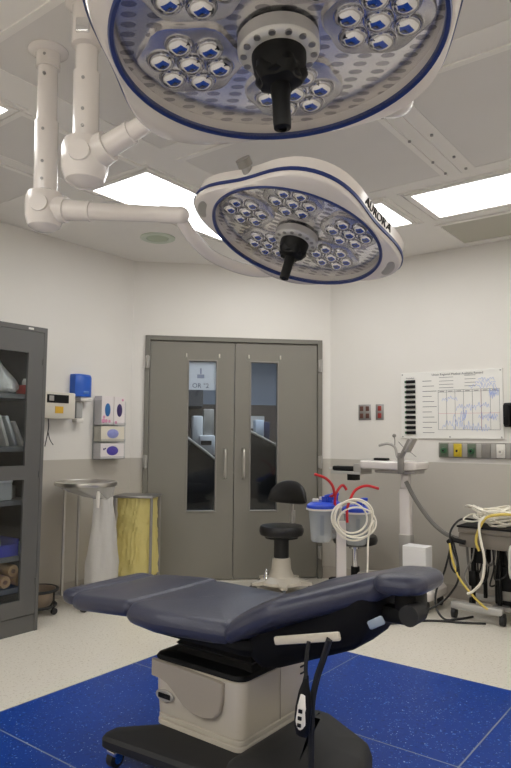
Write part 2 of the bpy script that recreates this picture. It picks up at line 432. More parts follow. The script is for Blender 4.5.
for i, (cx, cy) in enumerate(((.44, 3.835), (1.02, 2.6), (1.02, .6), (.5, -.6), (-.85, -.6), (-2.2, -.6), (.5, -1.3), (-.85, -1.3), (-2.2, -1.3))):  # all out of view; the rows at the camera end are added for fill light
    light(cx, cy, 1.2 if cy > 3 or cy < 0 else .47, .47 if cy > 3 or cy < 0 else 1.2, 'bright recessed ceiling light panel at the right end of the door-side row' if i == 0 else 'bright recessed ceiling light panel along the right side of the room' if i < 3 else 'unseen ceiling light panel added as fill at the camera end of the room')
t = thing('ceiling_vent', 'flat grey ceiling vent panel beside the wide light at right', 'vent', (-1.06, 4.495, HC))
MB().bx(-.57, .57, -.245, .245, -.003, .01).build('grille', M['vent'], t, smooth=False)
fr = MB(); ring_frame(fr, -.57, .57, -.245, .245, .03, -.01, .01); fr.build('frame', M['ceil_trim'], t, smooth=False)
t = thing('ceiling_diffuser', 'round pale green ceiling fitting near the left wall corner', 'ceiling fitting', (-3.44, 3.3, HC))
MB().lathe([(.13, .01), (.13, -.006), (.11, -.014), (.085, -.008), (.08, .004)], n=40).build('ring', M['speaker'], t)
MB().lathe([(.08, .006), (.08, -.006), (.05, -.012), (.001, -.013)], n=40).build('disc', mat('diffuser_disc', s2l(178, 190, 166), .5), t)

# ------------------------------------------------------------------ double door and the corridor behind it
fo = MB()
s0, s1, zt = .107, 1.629, 2.036
for a, b, z0, z1 in ((s0, DOOR[0], 0, zt), (DOOR[1], s1, 0, zt), (DOOR[0], DOOR[1], DOOR[2], zt)):
    fo.bx(a, b, -.022, TH+.02, z0, z1, .003)
trim = struct('trim_3', fo, M['door_frame'], smooth=False); place(trim, LC, RZ45)
def door_leaf(name, a, b, wa, wb, hand, hinge):
    o1, o2 = .0, .045; wz0, wz1 = .56, 1.84
    mb = MB()
    for q in ((a, wa, .008, 1.994), (wb, b, .008, 1.994), (wa, wb, .008, wz0), (wa, wb, wz1, 1.994)): mb.bx(q[0], q[1], o1, o2, q[2], q[3])
    bmesh.ops.remove_doubles(mb.bm, verts=mb.bm.verts, dist=1e-5)
    d = struct(name, mb, M['door'], smooth=False); place(d, LC, RZ45)
    fr = MB(); w = .012
    for q in ((wa, wa+w, wz0, wz1), (wb-w, wb, wz0, wz1), (wa+w, wb-w, wz0, wz0+w), (wa+w, wb-w, wz1-w, wz1)): fr.bx(q[0], q[1], -.008, .05, q[2], q[3], .002)
    fr.build('window_frame', M['grey_p'], d, smooth=False)
    MB().bx(wa+w-.002, wb-w+.002, .018, .024, wz0+w-.002, wz1-w+.002).build('window_pane', M['pane'], d, smooth=False)
    MB().tube([(hand, .005, 1.085), (hand, -.04, 1.08), (hand, -.055, 1.05), (hand, -.055, .965), (hand, -.055, .88), (hand, -.04, .85), (hand, .005, .845)], .011, 10, 5).build('handle', M['steel'], d, label='curved steel pull handle')
    for z in (1.81, .98, .22):
        MB().box((hinge, -.03, z), (.036, .02, .1), bev=.003).cyl((hinge, -.045, z-.055), (hinge, -.045, z+.055), .009, n=10).build('hinge', M['grey_l'], d)
    for s in (wa-.012, wb+.012): MB().box((s, -.008, wz1+.035), (.012, .02, .035), bev=.004).build('window_clip', M['cream'], d)
    # latch edge
    return d
door_leaf('door_1', .150, .864, .465, .72, .79, .128)
door_leaf('door_2', .870, 1.586, .997, 1.248, .946, 1.61)

sg = thing('paper_sign', 'white paper sign with grey symbol and OR lettering in left door window', 'sign', DW(.592, .0265, 1.705), RZ45)
MB().bx(-.115, .115, -.0015, .0005, -.12, .118).build('sheet', mat('sign_paper', s2l(222, 224, 232), .5), sg, smooth=False)
R90 = Matrix.Rotation(pi/2, 4, 'X')
MB().text('OR \u00b02', .055, Matrix.Translation((-.015, -.003, -.085)) @ R90).build('lettering', mat('sign_ink', s2l(88, 92, 116), .6), sg, smooth=False)
ik = MB(); ik.lathe([(.001, -.002), (.014, -.0025), (.001, -.003)], mtx=Matrix.Translation((-.015, 0, .075)) @ R90 @ Matrix.Translation((0, 0, .0025)) , n=16)
ik.bx(-.022, -.008, -.004, -.002, .015, .065); ik.bx(-.045, .015, -.004, -.002, -.02, .012)
ik.build('symbol', mat('sign_symbol', s2l(140, 146, 170), .6), sg, smooth=False)

# corridor beyond
def cs(name, mb, m): o = struct(name, mb, m, smooth=False); place(o, LC, RZ45); return o
cs('floor_corridor', MB().bx(-2.2, 4.2, TH, 3.4, -.1, 0), M['hall_f'])
cs('ceiling_corridor', MB().bx(-2.2, 4.2, TH, 3.4, 2.45, 2.55), M['ceil_panel'])
cs('wall_corridor_far', MB().bx(-2.2, 4.2, 3.3, 3.4, 1.62, 2.45), M['hall_w'])
cs('trim_4', MB().bx(-2.2, 4.2, 3.29, 3.4, 0, 1.62), M['hall_b'])
cs('wall_corridor_left', MB().bx(-2.3, -2.2, TH, 3.4, 0, 2.55), M['hall_w'])
cs('wall_corridor_right', MB().bx(4.2, 4.3, TH, 3.4, 0, 2.55), M['hall_w'])
cs('trim_5', MB().bx(.3, .74, 2.6, 3.29, 1.56, 2.45), mat('soffit_dark', s2l(72, 72, 76), .7))
hl = thing('corridor_fill_light', 'unseen light panel added to brighten the corridor beyond the doors', 'ceiling light', DW(1.4, 1.6, 2.45), RZ45)  # added panel, hidden above the door windows, that brightens the corridor
MB().bx(-.6, .6, -.15, .15, -.006, .004).build('diffuser', M['hall_fill'], hl, smooth=False)
fr = MB(); ring_frame(fr, -.6, .6, -.15, .15, .02, -.012, .004); fr.build('frame', M['ceil_trim'], hl, smooth=False)
def console(a, b, o, zl, zr, label):
    t = thing('draped_console', label, 'console', DW((a+b)/2, o, 0), RZ45); w = (b-a)/2
    mb = MB(); mb.loft([[V((x, y, z)) for x, z in ((-w, 0), (w, 0), (w, zr), (-w, zl))] for y in (0, .5)]); mb.build('body', M['dark'], t, smooth=False)
    MB().tube([(-w, -.006, zl+.005), (w, -.006, zr+.005)], .013, 8, 1).build('edge_rail', M['whitep'], t)
    MB().bx(-w+.02, w-.02, -.006, .004, .42, .44).build('lower_rail', mat('rail_dark', s2l(70, 72, 78), .5), t, smooth=False)
console(.42, 1.0, 1.3, 1.24, .80, 'dark sloped console with pale edge rail behind left door window')
console(1.16, 1.9, 1.2, 1.24, .86, 'dark sloped console with pale edge rail behind right door window')
t = thing('printer', 'white boxy machine standing behind the left door window', 'machine', DW(.68, 1.95, 0), RZ45)
MB().bx(-.22, .22, -.15, .25, 0, .98).build('stand', M['dark'], t, smooth=False)
MB().bx(-.1, .02, -.1, .2, .98, 1.42, .015).bx(-.02, .16, -.14, .2, .98, 1.2, .015).build('casing', mat('printer_white', s2l(214, 216, 220), .5), t)
MB().bx(.03, .15, -.05, .12, 1.2, 1.5, .01).build('paper_tray', M['grey_l'], t)
MB().bx(-.0, .12, -.143, -.13, 1.09, 1.14).build('output_slot', M['black'], t, smooth=False)
t = thing('monitor', 'small white screen box with dark blue side behind right door window', 'monitor', DW(1.33, 1.8, 0), RZ45)
MB().bx(-.2, .2, -.05, .3, 0, 1.12).build('stand', M['dark'], t, smooth=False)
MB().bx(-.035, .06, -.02, .2, 1.12, 1.38, .01).build('casing', mat('monitor_white', s2l(190, 200, 216), .5), t)
MB().bx(.065, .13, .0, .2, 1.12, 1.36, .005).build('side_case', mat('navy_case', s2l(40, 46, 84), .5), t)
o = MB().bx(-.09, .1, 0, .006, 0, .17).build('notice', M['paper'], smooth=False); place(o, DW(1.52, 3.283, 1.3), RZ45); tag(o, 'white paper notice on the brown corridor wall seen through right door window', 'notice')
t = thing('hand_sanitizer', 'small white vertical dispenser on the corridor wall through right door window', 'dispenser', DW(1.83, 3.28, 1.43), RZ45)
MB().bx(-.018, .018, -.03, .01, 0, .11, .008).build('body', M['whitep'], t); MB().bx(-.012, .012, -.025, 0, -.015, .002, .003).build('nozzle', M['grey_l'], t)

# ------------------------------------------------------------------ storage cabinet against the west wall
XC = -3.51; cy0, cy1 = 1.5, 2.428; H = 1.868
cab = thing('storage_cabinet', 'tall grey metal storage cabinet with glazed doors against the left wall', 'cabinet', (-3.79, (cy0+cy1)/2, 0))
xb = -4.055
b = MB(); b.bx(xb, XC-.004, cy0, cy0+.02, 0, H).bx(xb, XC-.004, cy1-.02, cy1, 0, H).bx(xb, XC, cy0, cy1, H-.03, H).bx(xb, xb+.015, cy0+.02, cy1-.02, 0, H-.03)
b.bx(XC-.02, XC, cy1-.022, cy1, .0, H-.03)
b.build('body', M['cab'], cab, world=True, smooth=False)
MB().bx(xb+.0155, xb+.018, cy0+.0205, cy1-.0235, .1, H-.032).bx(xb+.018, XC-.024, cy1-.0235, cy1-.0205, .1, H-.032).bx(xb+.018, XC-.024, cy0+.0205, cy0+.0235, .1, H-.032).bx(xb+.018, XC-.024, cy0+.0235, cy1-.0235, H-.034, H-.0305).build('shade_lining', M['cab_shade'], cab, world=True, smooth=False)  # added dark sheets that paint the shade inside the cabinet
MB().bx(xb+.015, XC-.006, cy0+.02, cy1-.022, 0, .1).build('plinth', M['cab'], cab, world=True, smooth=False)
for z in (1.415, 1.09, .765, .43, .24):
    MB().bx(xb+.02, XC-.045, cy0+.022, cy1-.024, z, z+.03).build('shelf', M['cab_shelf'], cab, world=True, smooth=False)
ym = (cy0+cy1)/2
for (a, c) in ((cy0+.003, ym-.002), (ym+.002, cy1-.024)):
    mb = MB(); fw = .105; z0, z1, w0, w1 = .105, H-.033, .2, 1.70
    mb.bx(XC-.022, XC, a, a+fw, z0, z1); mb.bx(XC-.022, XC, c-fw, c, z0, z1); mb.bx(XC-.022, XC, a+fw, c-fw, z0, w0); mb.bx(XC-.022, XC, a+fw, c-fw, w1, z1); mb.bx(XC-.022, XC, a+fw, c-fw, .92, 1.005)
    d = mb.build('door', M['cab'], cab, world=True, smooth=False)
    for (g0, g1_) in ((w0, .92), (1.005, w1)):
        MB().bx(XC-.014, XC-.01, a+fw-.005, c-fw+.005, g0-.005, g1_+.005).build('glass_pane', M['pane'], d, world=True, smooth=False)
    for z in (1.65, .95, .3): MB().cyl((XC+.004, c-.004 if c > ym+.1 else a+.004, z-.02), (XC+.004, c-.004 if c > ym+.1 else a+.004, z+.02), .0045, n=8).build('hinge', M['cab'], d, world=True)
MB().bx(XC, XC+.003, 2.29, 2.325, H-.022, H-.010).build('name_plate', M['whitep'], cab, world=True, smooth=False, label='small white plate on the cabinet top edge')

def blob(mb, c, d, seed, amp=.25, n=18, rz=0, tilt=0):
    """crumpled packet: a lumpy ellipsoid flattened on its base"""
    rnd = random.Random(seed); ph = [rnd.uniform(0, 6.28) for _ in range(8)]
    b2 = bmesh.new(); bmesh.ops.create_uvsphere(b2, u_segments=n*2, v_segments=n, radius=1)
    for v in b2.verts:
        p = v.co; f = 1+amp*(.4*sin(3*p.x+ph[0])*sin(4*p.y+ph[1])+.35*sin(5*p.z+ph[2]+2*p.x)+.25*sin(9*p.y+ph[3])*sin(8*p.x+ph[4]))
        q = V((p.x*f, p.y*f, p.z*f)); q.z = max(q.z, -.8); v.co = V((q.x*d[0]/2, q.y*d[1]/2, (q.z+.8)/1.8*d[2]))
    m = Matrix.Translation(V(c)) @ Matrix.Rotation(rz, 4, 'Z') @ Matrix.Rotation(tilt, 4, 'X'); bmesh.ops.transform(b2, matrix=m, verts=b2.verts); mb._merge(b2); return mb
g1 = 'supplies in the glazed cabinet'
zz = 1.446
# clear bag slumped on the upper shelf
t = thing('plastic_bag', 'clear plastic bag of pale supplies slumped on the upper cabinet shelf', 'bag', (-3.66, 2.205, zz))
mb = MB(); blob(mb, (0, 0, 0), (.2, .3, .26), 3, .3); mb.deform(lambda p: (p.x*(1-.5*p.z/.26), p.y*(1-.75*p.z/.26)-.09*p.z/.26, p.z)); mb.build('film', mat('clear_bag', s2l(236, 231, 222), .25, bump=1., bscale=30, noise=.2, nscale=14), t)
MB().tube([(0, -.08, .235), (0, -.1, .26), (.01, -.11, .28)], .012, 8, 4).build('knot', M['bagclear'], t)
o = MB().bx(-.05, .05, -.035, .035, 0, .06, .004).build('red_carton', M['redbox']); place(o, (-3.63, 2.362, zz), .1); tag(o, 'small red carton behind the plastic bag on the upper cabinet shelf', 'carton')
o = MB().lathe([(.018, 0), (.02, .004), (.02, .026), (.014, .032), (.014, .042), (.001, .043)]).build('white_jar', M['whitep']); place(o, (-3.64, 2.365, zz+.0605)); tag(o, 'small white jar on top of the red carton in cabinet', 'jar')
# packets leaning on the second shelf
zz = 1.121
for k, (y, tl, h, m, lb) in enumerate(((2.20, -.35, .2, 'packet_a', 'white paper packet leaning at the left end of the second cabinet shelf'), (2.255, -.4, .2, 'silver', 'grey foil packet leaning in the middle of the second cabinet shelf'), (2.305, -.45, .17, 'packet_b', 'thin white packet leaning rightmost on the second cabinet shelf'))):
    mb = MB(); mb.box((0, 0, 0), (.14, .022, h), bev=.006)
    mb.deform(lambda p: (p.x, p.y+.01*sin(p.z*25+k)*cos(p.x*20), p.z))
    mt = Matrix.Rotation(-tl, 4, 'X'); mb.bm.transform(mt); zmin = min(v.co.z for v in mb.bm.verts)
    mb.deform(lambda p: (p.x, p.y, p.z-zmin)); o = mb.build('supply_packet', M[m]); place(o, (-3.66, y, zz)); tag(o, lb, 'packet', g1)
for k, (y, x, lb) in enumerate(((2.345, -3.82, 'crumpled grey packet on second cabinet shelf beside the window edge'), (2.215, -3.86, 'crumpled grey packet behind the leaning packets on second cabinet shelf'))):
    o = blob(MB(), (0, 0, 0), (.11, .085, .08), 20+k, .3).build('crumpled_packet', mat('grey_wrap%d' % k, s2l(150, 145, 135), .4, bump=.8, bscale=40)); place(o, (x, y, zz)); tag(o, lb, 'packet', g1)
# third shelf
zz = .796
t = thing('supply_carton', 'pale grey carton on the third cabinet shelf', 'carton', (-3.66, 2.2, zz))
MB().bx(-.07, .07, -.1, .07, 0, .12, .003).build('box', mat('carton_grey', s2l(196, 196, 194), .6), t, smooth=False); MB().bx(-.072, .072, -.102, .072, .105, .128, .002).build('lid', M['paper'], t, smooth=False)
o = MB().lathe([(.035, 0), (.035, .07), (.03, .078), (.001, .08)]).build('grey_canister', M['grey_l']); place(o, (-3.72, 2.335, zz)); tag(o, 'grey round tub right of the carton on the third cabinet shelf', 'tub')
# fourth shelf: blue bin
zz = .461
t = thing('storage_bin', 'open blue plastic bin on the lower cabinet shelf', 'bin', (-3.67, 2.18, zz))
mb = MB(); w, l, h = .11, .13, .11
mb.bx(-w, w, -l, l, 0, .008); mb.bx(-w, -w+.006, -l, l, .006, h); mb.bx(-w, w, -l, -l+.006, .006, h); mb.bx(-w, w, l-.006, l, .006, h*.9); mb.bx(w-.006, w, -l, l, .006, h*.62)
mb.build('tray', M['bluebin'], t, smooth=False); MB().bx(w-.008, w+.006, -l, l, h*.58, h*.64, .002).build('front_lip', M['bluebin'], t)
for k, (x, y, r, lb) in enumerate(((0, -.05, .35, 'silver foil packet standing on the left in the blue bin'), (.02, .03, .15, 'silver foil packet leaning toward the right in the blue bin'))):
    mb = MB().box((0, 0, .095), (.1, .02, .17), bev=.005); mb.deform(lambda p: (p.x, p.y+.008*sin(p.z*30+k), p.z))
    o = mb.build('foil_packet', M['silver']); o.rotation_euler = (r, 0, 0); o.location = (-3.67+x, 2.18+y, zz+.012); tag(o, lb, 'packet', 'foil packets in the blue bin')
o = blob(MB(), (0, 0, 0), (.1, .07, .07), 31, .35).build('green_white_packet', mat('green_wrap', s2l(176, 196, 180), .35, bump=.6)); place(o, (-3.615, 2.345, zz), .4); tag(o, 'pale green packet to the right of the blue bin in the cabinet', 'packet')
# bottom shelf: tan rolls
zz = .271
for k, (y, z, lb) in enumerate(((2.135, 0, 'tan gauze roll leftmost on the bottom cabinet shelf'), (2.235, 0, 'tan gauze roll second from left on the bottom cabinet shelf'), (2.335, 0, 'tan gauze roll at the right end of the bottom cabinet shelf'), (2.285, .06, 'tan gauze roll stacked on top of the others on bottom cabinet shelf'))):
    t = thing('gauze_roll', lb, 'roll', (-3.65, y, zz+.0385+z), 0, 'tan rolls in the cabinet bottom')
    MB().lathe([(.012, -.08), (.033, -.085), (.038, -.075), (.038, .075), (.033, .085), (.012, .08)], mtx=Matrix.Rotation(pi/2, 4, 'Y'), n=24).build('wrap', M['kraft'], t)
    MB().cyl((.06, 0, 0), (.088, 0, 0), .012, n=12).build('core', mat('roll_core%d' % k, s2l(120, 88, 60), .7), t)

# ------------------------------------------------------------------ things on the west wall
t = thing('wall_controller', 'cream wall box with black display and yellow sticker beside the cabinet', 'control box', (X0, 2.86, 1.31))
MB().bx(0, .10, -.16, .15, 0, .195, .012).build('casing', M['cream'], t)
MB().bx(.098, .104, -.10, .085, .115, .175, .002).build('display', M['black'], t, smooth=False)
MB().bx(.103, .107, -.085, -.045, .128, .166, .003).build('badge', M['grey_l'], t)
MB().bx(.099, .1025, -.03, .04, .04, .09).build('sticker', M['yel_st'], t, smooth=False, label='square yellow sticker')
t2 = MB().tube([(.05, -.05, .003), (.05, -.045, -.06), (.05, -.055, -.13), (.05, -.07, -.2)], .0035, 6).tube([(.05, -.046, -.1), (.05, -.03, -.15), (.05, 0, -.19)], .003, 6).build('dangling_wire', M['cord'], t)
t = thing('paper_towel_dispenser', 'bright blue curved towel dispenser on the left wall', 'dispenser', (X0, 3.105, 1.455))
PF = ((0, -.08), (.06, -.076), (.085, -.045), (.092, 0), (.085, .045), (.06, .076), (0, .08))
mb = MB(); mb.loft([[V((x*k, y*k2, z)) for x, y in PF] for k, k2, z in ((1, 1, .03), (1, 1, .05), (1, 1, .18), (.8, .97, .2))])
mb.build('cover', M['blue_p'], t); MB().bx(0, .075, -.03, .08, -.005, .03, .008).build('tray', M['whitep'], t, label='white lower lip')
MB().bx(.085, .096, -.02, .03, .05, .072, .006).build('window_button', mat('pale_blue_badge', s2l(90, 130, 200), .3), t)
t = thing('soap_dispenser', 'slim white soap dispenser under the blue towel dispenser', 'dispenser', (X0, 3.09, 1.29))
MB().bx(0, .045, -.03, .03, .03, .15, .01).build('reservoir', M['canister'], t); MB().bx(-.002, .06, -.035, .03, 0, .03, .006).build('spout_base', M['whitep'], t)
MB().bx(-.003, .03, -.02, .02, .02, .16, .003).build('back_plate', M['grey_l'], t)

rk = thing('glove_box_rack', 'clear acrylic rack holding four glove boxes on the left wall', 'rack', (X0, 3.375, 1.005))
mb = MB(); mb.bx(.002, .006, -.125, .125, 0, .48); mb.bx(.006, .1, -.125, -.121, 0, .46); mb.bx(.006, .1, .121, .125, 0, .46)
for z in (0, .135, .265): mb.bx(.006, .1, -.121, .121, z, z+.004)
mb.build('frame', M['acryl'], rk, smooth=False)
mb = MB()
for z in (.004, .139, .269): mb.bx(.1, .104, -.125, .125, z, z+.02)
mb.build('front_lip', M['acryl'], rk, smooth=False)
def glove_box(y, z, w, h, m, gm, label, vert, dots):
    t = thing('glove_box', label, 'glove box', (X0+.008, y, z), 0, 'glove boxes in the wall rack')
    MB().bx(0, .088, -w/2, w/2, 0, h, .002).build('carton', M[m], t, smooth=False)
    a, b = (.027, .052) if vert else (.058, .036)
    cy, cz = 0, h*.52
    mt = Matrix.Translation((.0885, cy, cz)) @ Matrix.Rotation(pi/2, 4, 'Y')
    mb = MB(); mb.lathe([(1, -.001), (1, .001), (.7, .005), (.3, .011), (.001, .008)], mtx=mt @ Matrix.Diagonal((b, a, 1, 1)), n=28)
    mb.build('glove_opening', M[gm], t)
    mb = MB()
    for (yy, z0, r) in dots: mb.lathe([(r, 0), (r, .0008), (.001, .001)], mtx=Matrix.Translation((.0885, yy, z0)) @ Matrix.Rotation(pi/2, 4, 'Y'), n=14)
    if dots: mb.build('printed_spot', M['pink' if vert else 'plum'], t)
glove_box(-.0+3.375-.058, 1.275, .118, .225, 'boxw', 'teal', 'white glove box with blue gloves, upper left in the rack', True, ((-.04, .03, .018), (-.012, .03, .014), (-.035, .06, .012), (.02, .028, .012)))
glove_box(3.375+.062, 1.275, .11, .225, 'boxw', 'plum', 'white glove box with dark purple gloves, upper right in the rack', True, ((-.035, .02, .012), (.03, .2, .01)))
glove_box(3.375, 1.145, .235, .118, 'boxc', 'lilac', 'cream glove box with pale lilac gloves, third down in the rack', False, ())
glove_box(3.375, 1.01, .235, .12, 'boxw', 'purple', 'white glove box with violet gloves, lowest in the rack', False, ((-.085, .075, .008), (-.07, .08, .006)))

# ------------------------------------------------------------------ things on the north wall
def outlet(cx, w, label, kind, m):
    t = thing('wall_outlet', label, 'outlet', (cx, Y1, 1.405), 0, 'steel plate outlets on the right wall')
    MB().bx(-w/2, w/2, -.008, 0, -.065, .065, .003).build('plate', M['steel_d'], t)
    for x in kind:
        for z in (-.03, .03): MB().bx(x-.016, x+.016, -.011, -.006, z-.02, z+.02, .004).build('socket', M[m], t)
outlet(-2.53, .115, 'wide steel outlet plate with four dark sockets on the right wall', (-.027, .027), 'brown')
outlet(-2.392, .072, 'narrow steel outlet plate with two red sockets on the right wall', (0,), 'red_o')

bd = thing('whiteboard', 'white procedure board with printed table and blue handwriting on right wall', 'whiteboard', (-1.8, Y1, 1.19))
MB().bx(-.4, .4, -.012, 0, 0, .525, .003).build('panel', M['board'], bd, smooth=False)
YB = -.0135
def ln(mb, x0, z0, x1, z1, w=.002):
    mb.bx(min(x0, x1)-w/2, max(x0, x1)+w/2, YB, YB+.002, min(z0, z1)-w/2, max(z0, z1)+w/2)
pr = MB()
pr.text('Union Regional Medical Available Record', .024, Matrix.Translation((.06, YB, .498)) @ R90, .0005)
for z in (.475, .447, .42, .395):
    ln(pr, -.08, z, .03, z, .003)
    ln(pr, .12, z+.008, .2, z+.008, .003)
for z in (.375, .36): ln(pr, -.09, z, .375, z)
for i in range(11): ln(pr, -.215, .452-.0405*i, -.215+.07+.02*((i*7) % 3), .452-.0405*i, .004)
for i in range(8): ln(pr, -.09+.0664*i, .07, -.09+.0664*i, .375, .0018)
ln(pr, -.09, .07, .375, .07)
for i in range(7): ln(pr, -.075+.0664*i, .366, -.045+.0664*i, .366, .004)
pr.text('Procedure', .016, Matrix.Translation((-.32, YB, .48)) @ R90, .0005)
pr.build('printed_table', M['ink'], bd, smooth=False)
rd = MB(); ln(rd, -.09, .195, .375, .195); ln(rd, -.0236, .07, -.0236, .375, .0018); ln(rd, .1756, .07, .1756, .375, .0018); ln(rd, .24, .07, .24, .375, .0018)
rd.build('red_line', M['ink_red'], bd, smooth=False)
wr = MB(); rnd = random.Random(4)
def scrib(x, z, w, h, n):
    pts = [(x+w*i/n, YB+.0005, z+h*(rnd.random()-.5)+ (h*.5 if i % 2 else -h*.5)) for i in range(n+1)]
    wr.tube(pts, .0013, 4, 3)
for (x, z, w, h, n) in ((-.06, .31, .12, .025, 12), (.05, .24, .15, .03, 16), (.2, .25, .1, .03, 12), (.22, .175, .14, .03, 18), (.25, .16, .1, .025, 10), (-.06, .105, .12, .045, 10), (.07, .1, .1, .04, 12), (.17, .09, .13, .035, 14), (.02, .14, .1, .05, 6), (.1, .2, .03, .08, 6), (.3, .355, .07, .05, 14), (.3, .335, .07, .04, 12), (.2, .425, .15, .02, 14), (.15, .4, .2, .02, 18), (.22, .45, .12, .018, 12), (.08, .165, .05, .06, 5)): scrib(x, z, w, h, n)
wr.build('marker_writing', M['marker_b'], bd)
for x in (-.385, 0, .385):
    for z in (.015, .51): 
        if x or z < .1: MB().cyl((x, -.016, z), (x, -.01, z), .006, n=8).build('screw', M['steel_d'], bd)
words = ['topmost', 'second from top', 'third from top', 'fourth from top', 'fifth from top', 'middle one, sixth from top', 'fifth from bottom', 'fourth from bottom', 'third from bottom', 'second from bottom', 'lowest']
for i in range(11):
    t = thing('board_clip', 'black slider clip with green end on the whiteboard, ' + words[i], 'clip', (-2.12, Y1-.012, 1.642-.0405*i), 0, 'black clips down the left of the whiteboard')
    MB().bx(-.033, .045, -.014, 0, -.0125, .0125, .004).build('slider', M['black'], t); MB().bx(-.045, -.033, -.01, 0, -.009, .009, .002).build('green_end', M['green'], t)

gp = thing('medical_gas_panel', 'long grey medical gas outlet rail below the whiteboard', 'gas panel', (-1.5, Y1, 1.105))
MB().bx(-.39, .39, -.02, 0, -.058, .058, .004).build('rail', M['grey_p'], gp)
for i, m in enumerate(('grn_dk', 'yel_o', 'grn_dk', 'grey_p', 'whitep', 'grey_l', 'grey_p')):
    xs = -.345+.106*i
    o = MB().bx(xs-.031, xs+.031, -.028, -.018, -.05, .05, .004).build('outlet_module', M[m], gp)
    if m in ('grn_dk', 'yel_o', 'whitep'):
        MB().cyl((xs, -.045, -.005), (xs, -.026, -.005), .02, .024, 18).build('socket', M[{'grn_dk': 'green', 'yel_o': 'yel_o', 'whitep': 'whitep'}[m]], o)
        MB().cyl((xs, -.047, -.005), (xs, -.044, -.005), .009, n=12).build('socket_hole', M['black' if m != 'whitep' else 'grey_l'], o)
    if i < 6: MB().bx(xs+.035, xs+.071, -.024, -.018, -.052, .052, .003).build('blank_cover', M['grey_l'], gp)
t = thing('wall_phone', 'black handset cradle on the wall at right picture edge', 'phone', (-1.355, Y1, 1.28))
MB().bx(-.042, .05, -.03, 0, 0, .176, .012).build('cradle', M['black'], t); MB().bx(-.036, .01, -.065, -.03, .01, .168, .014).build('handset', M['black'], t)

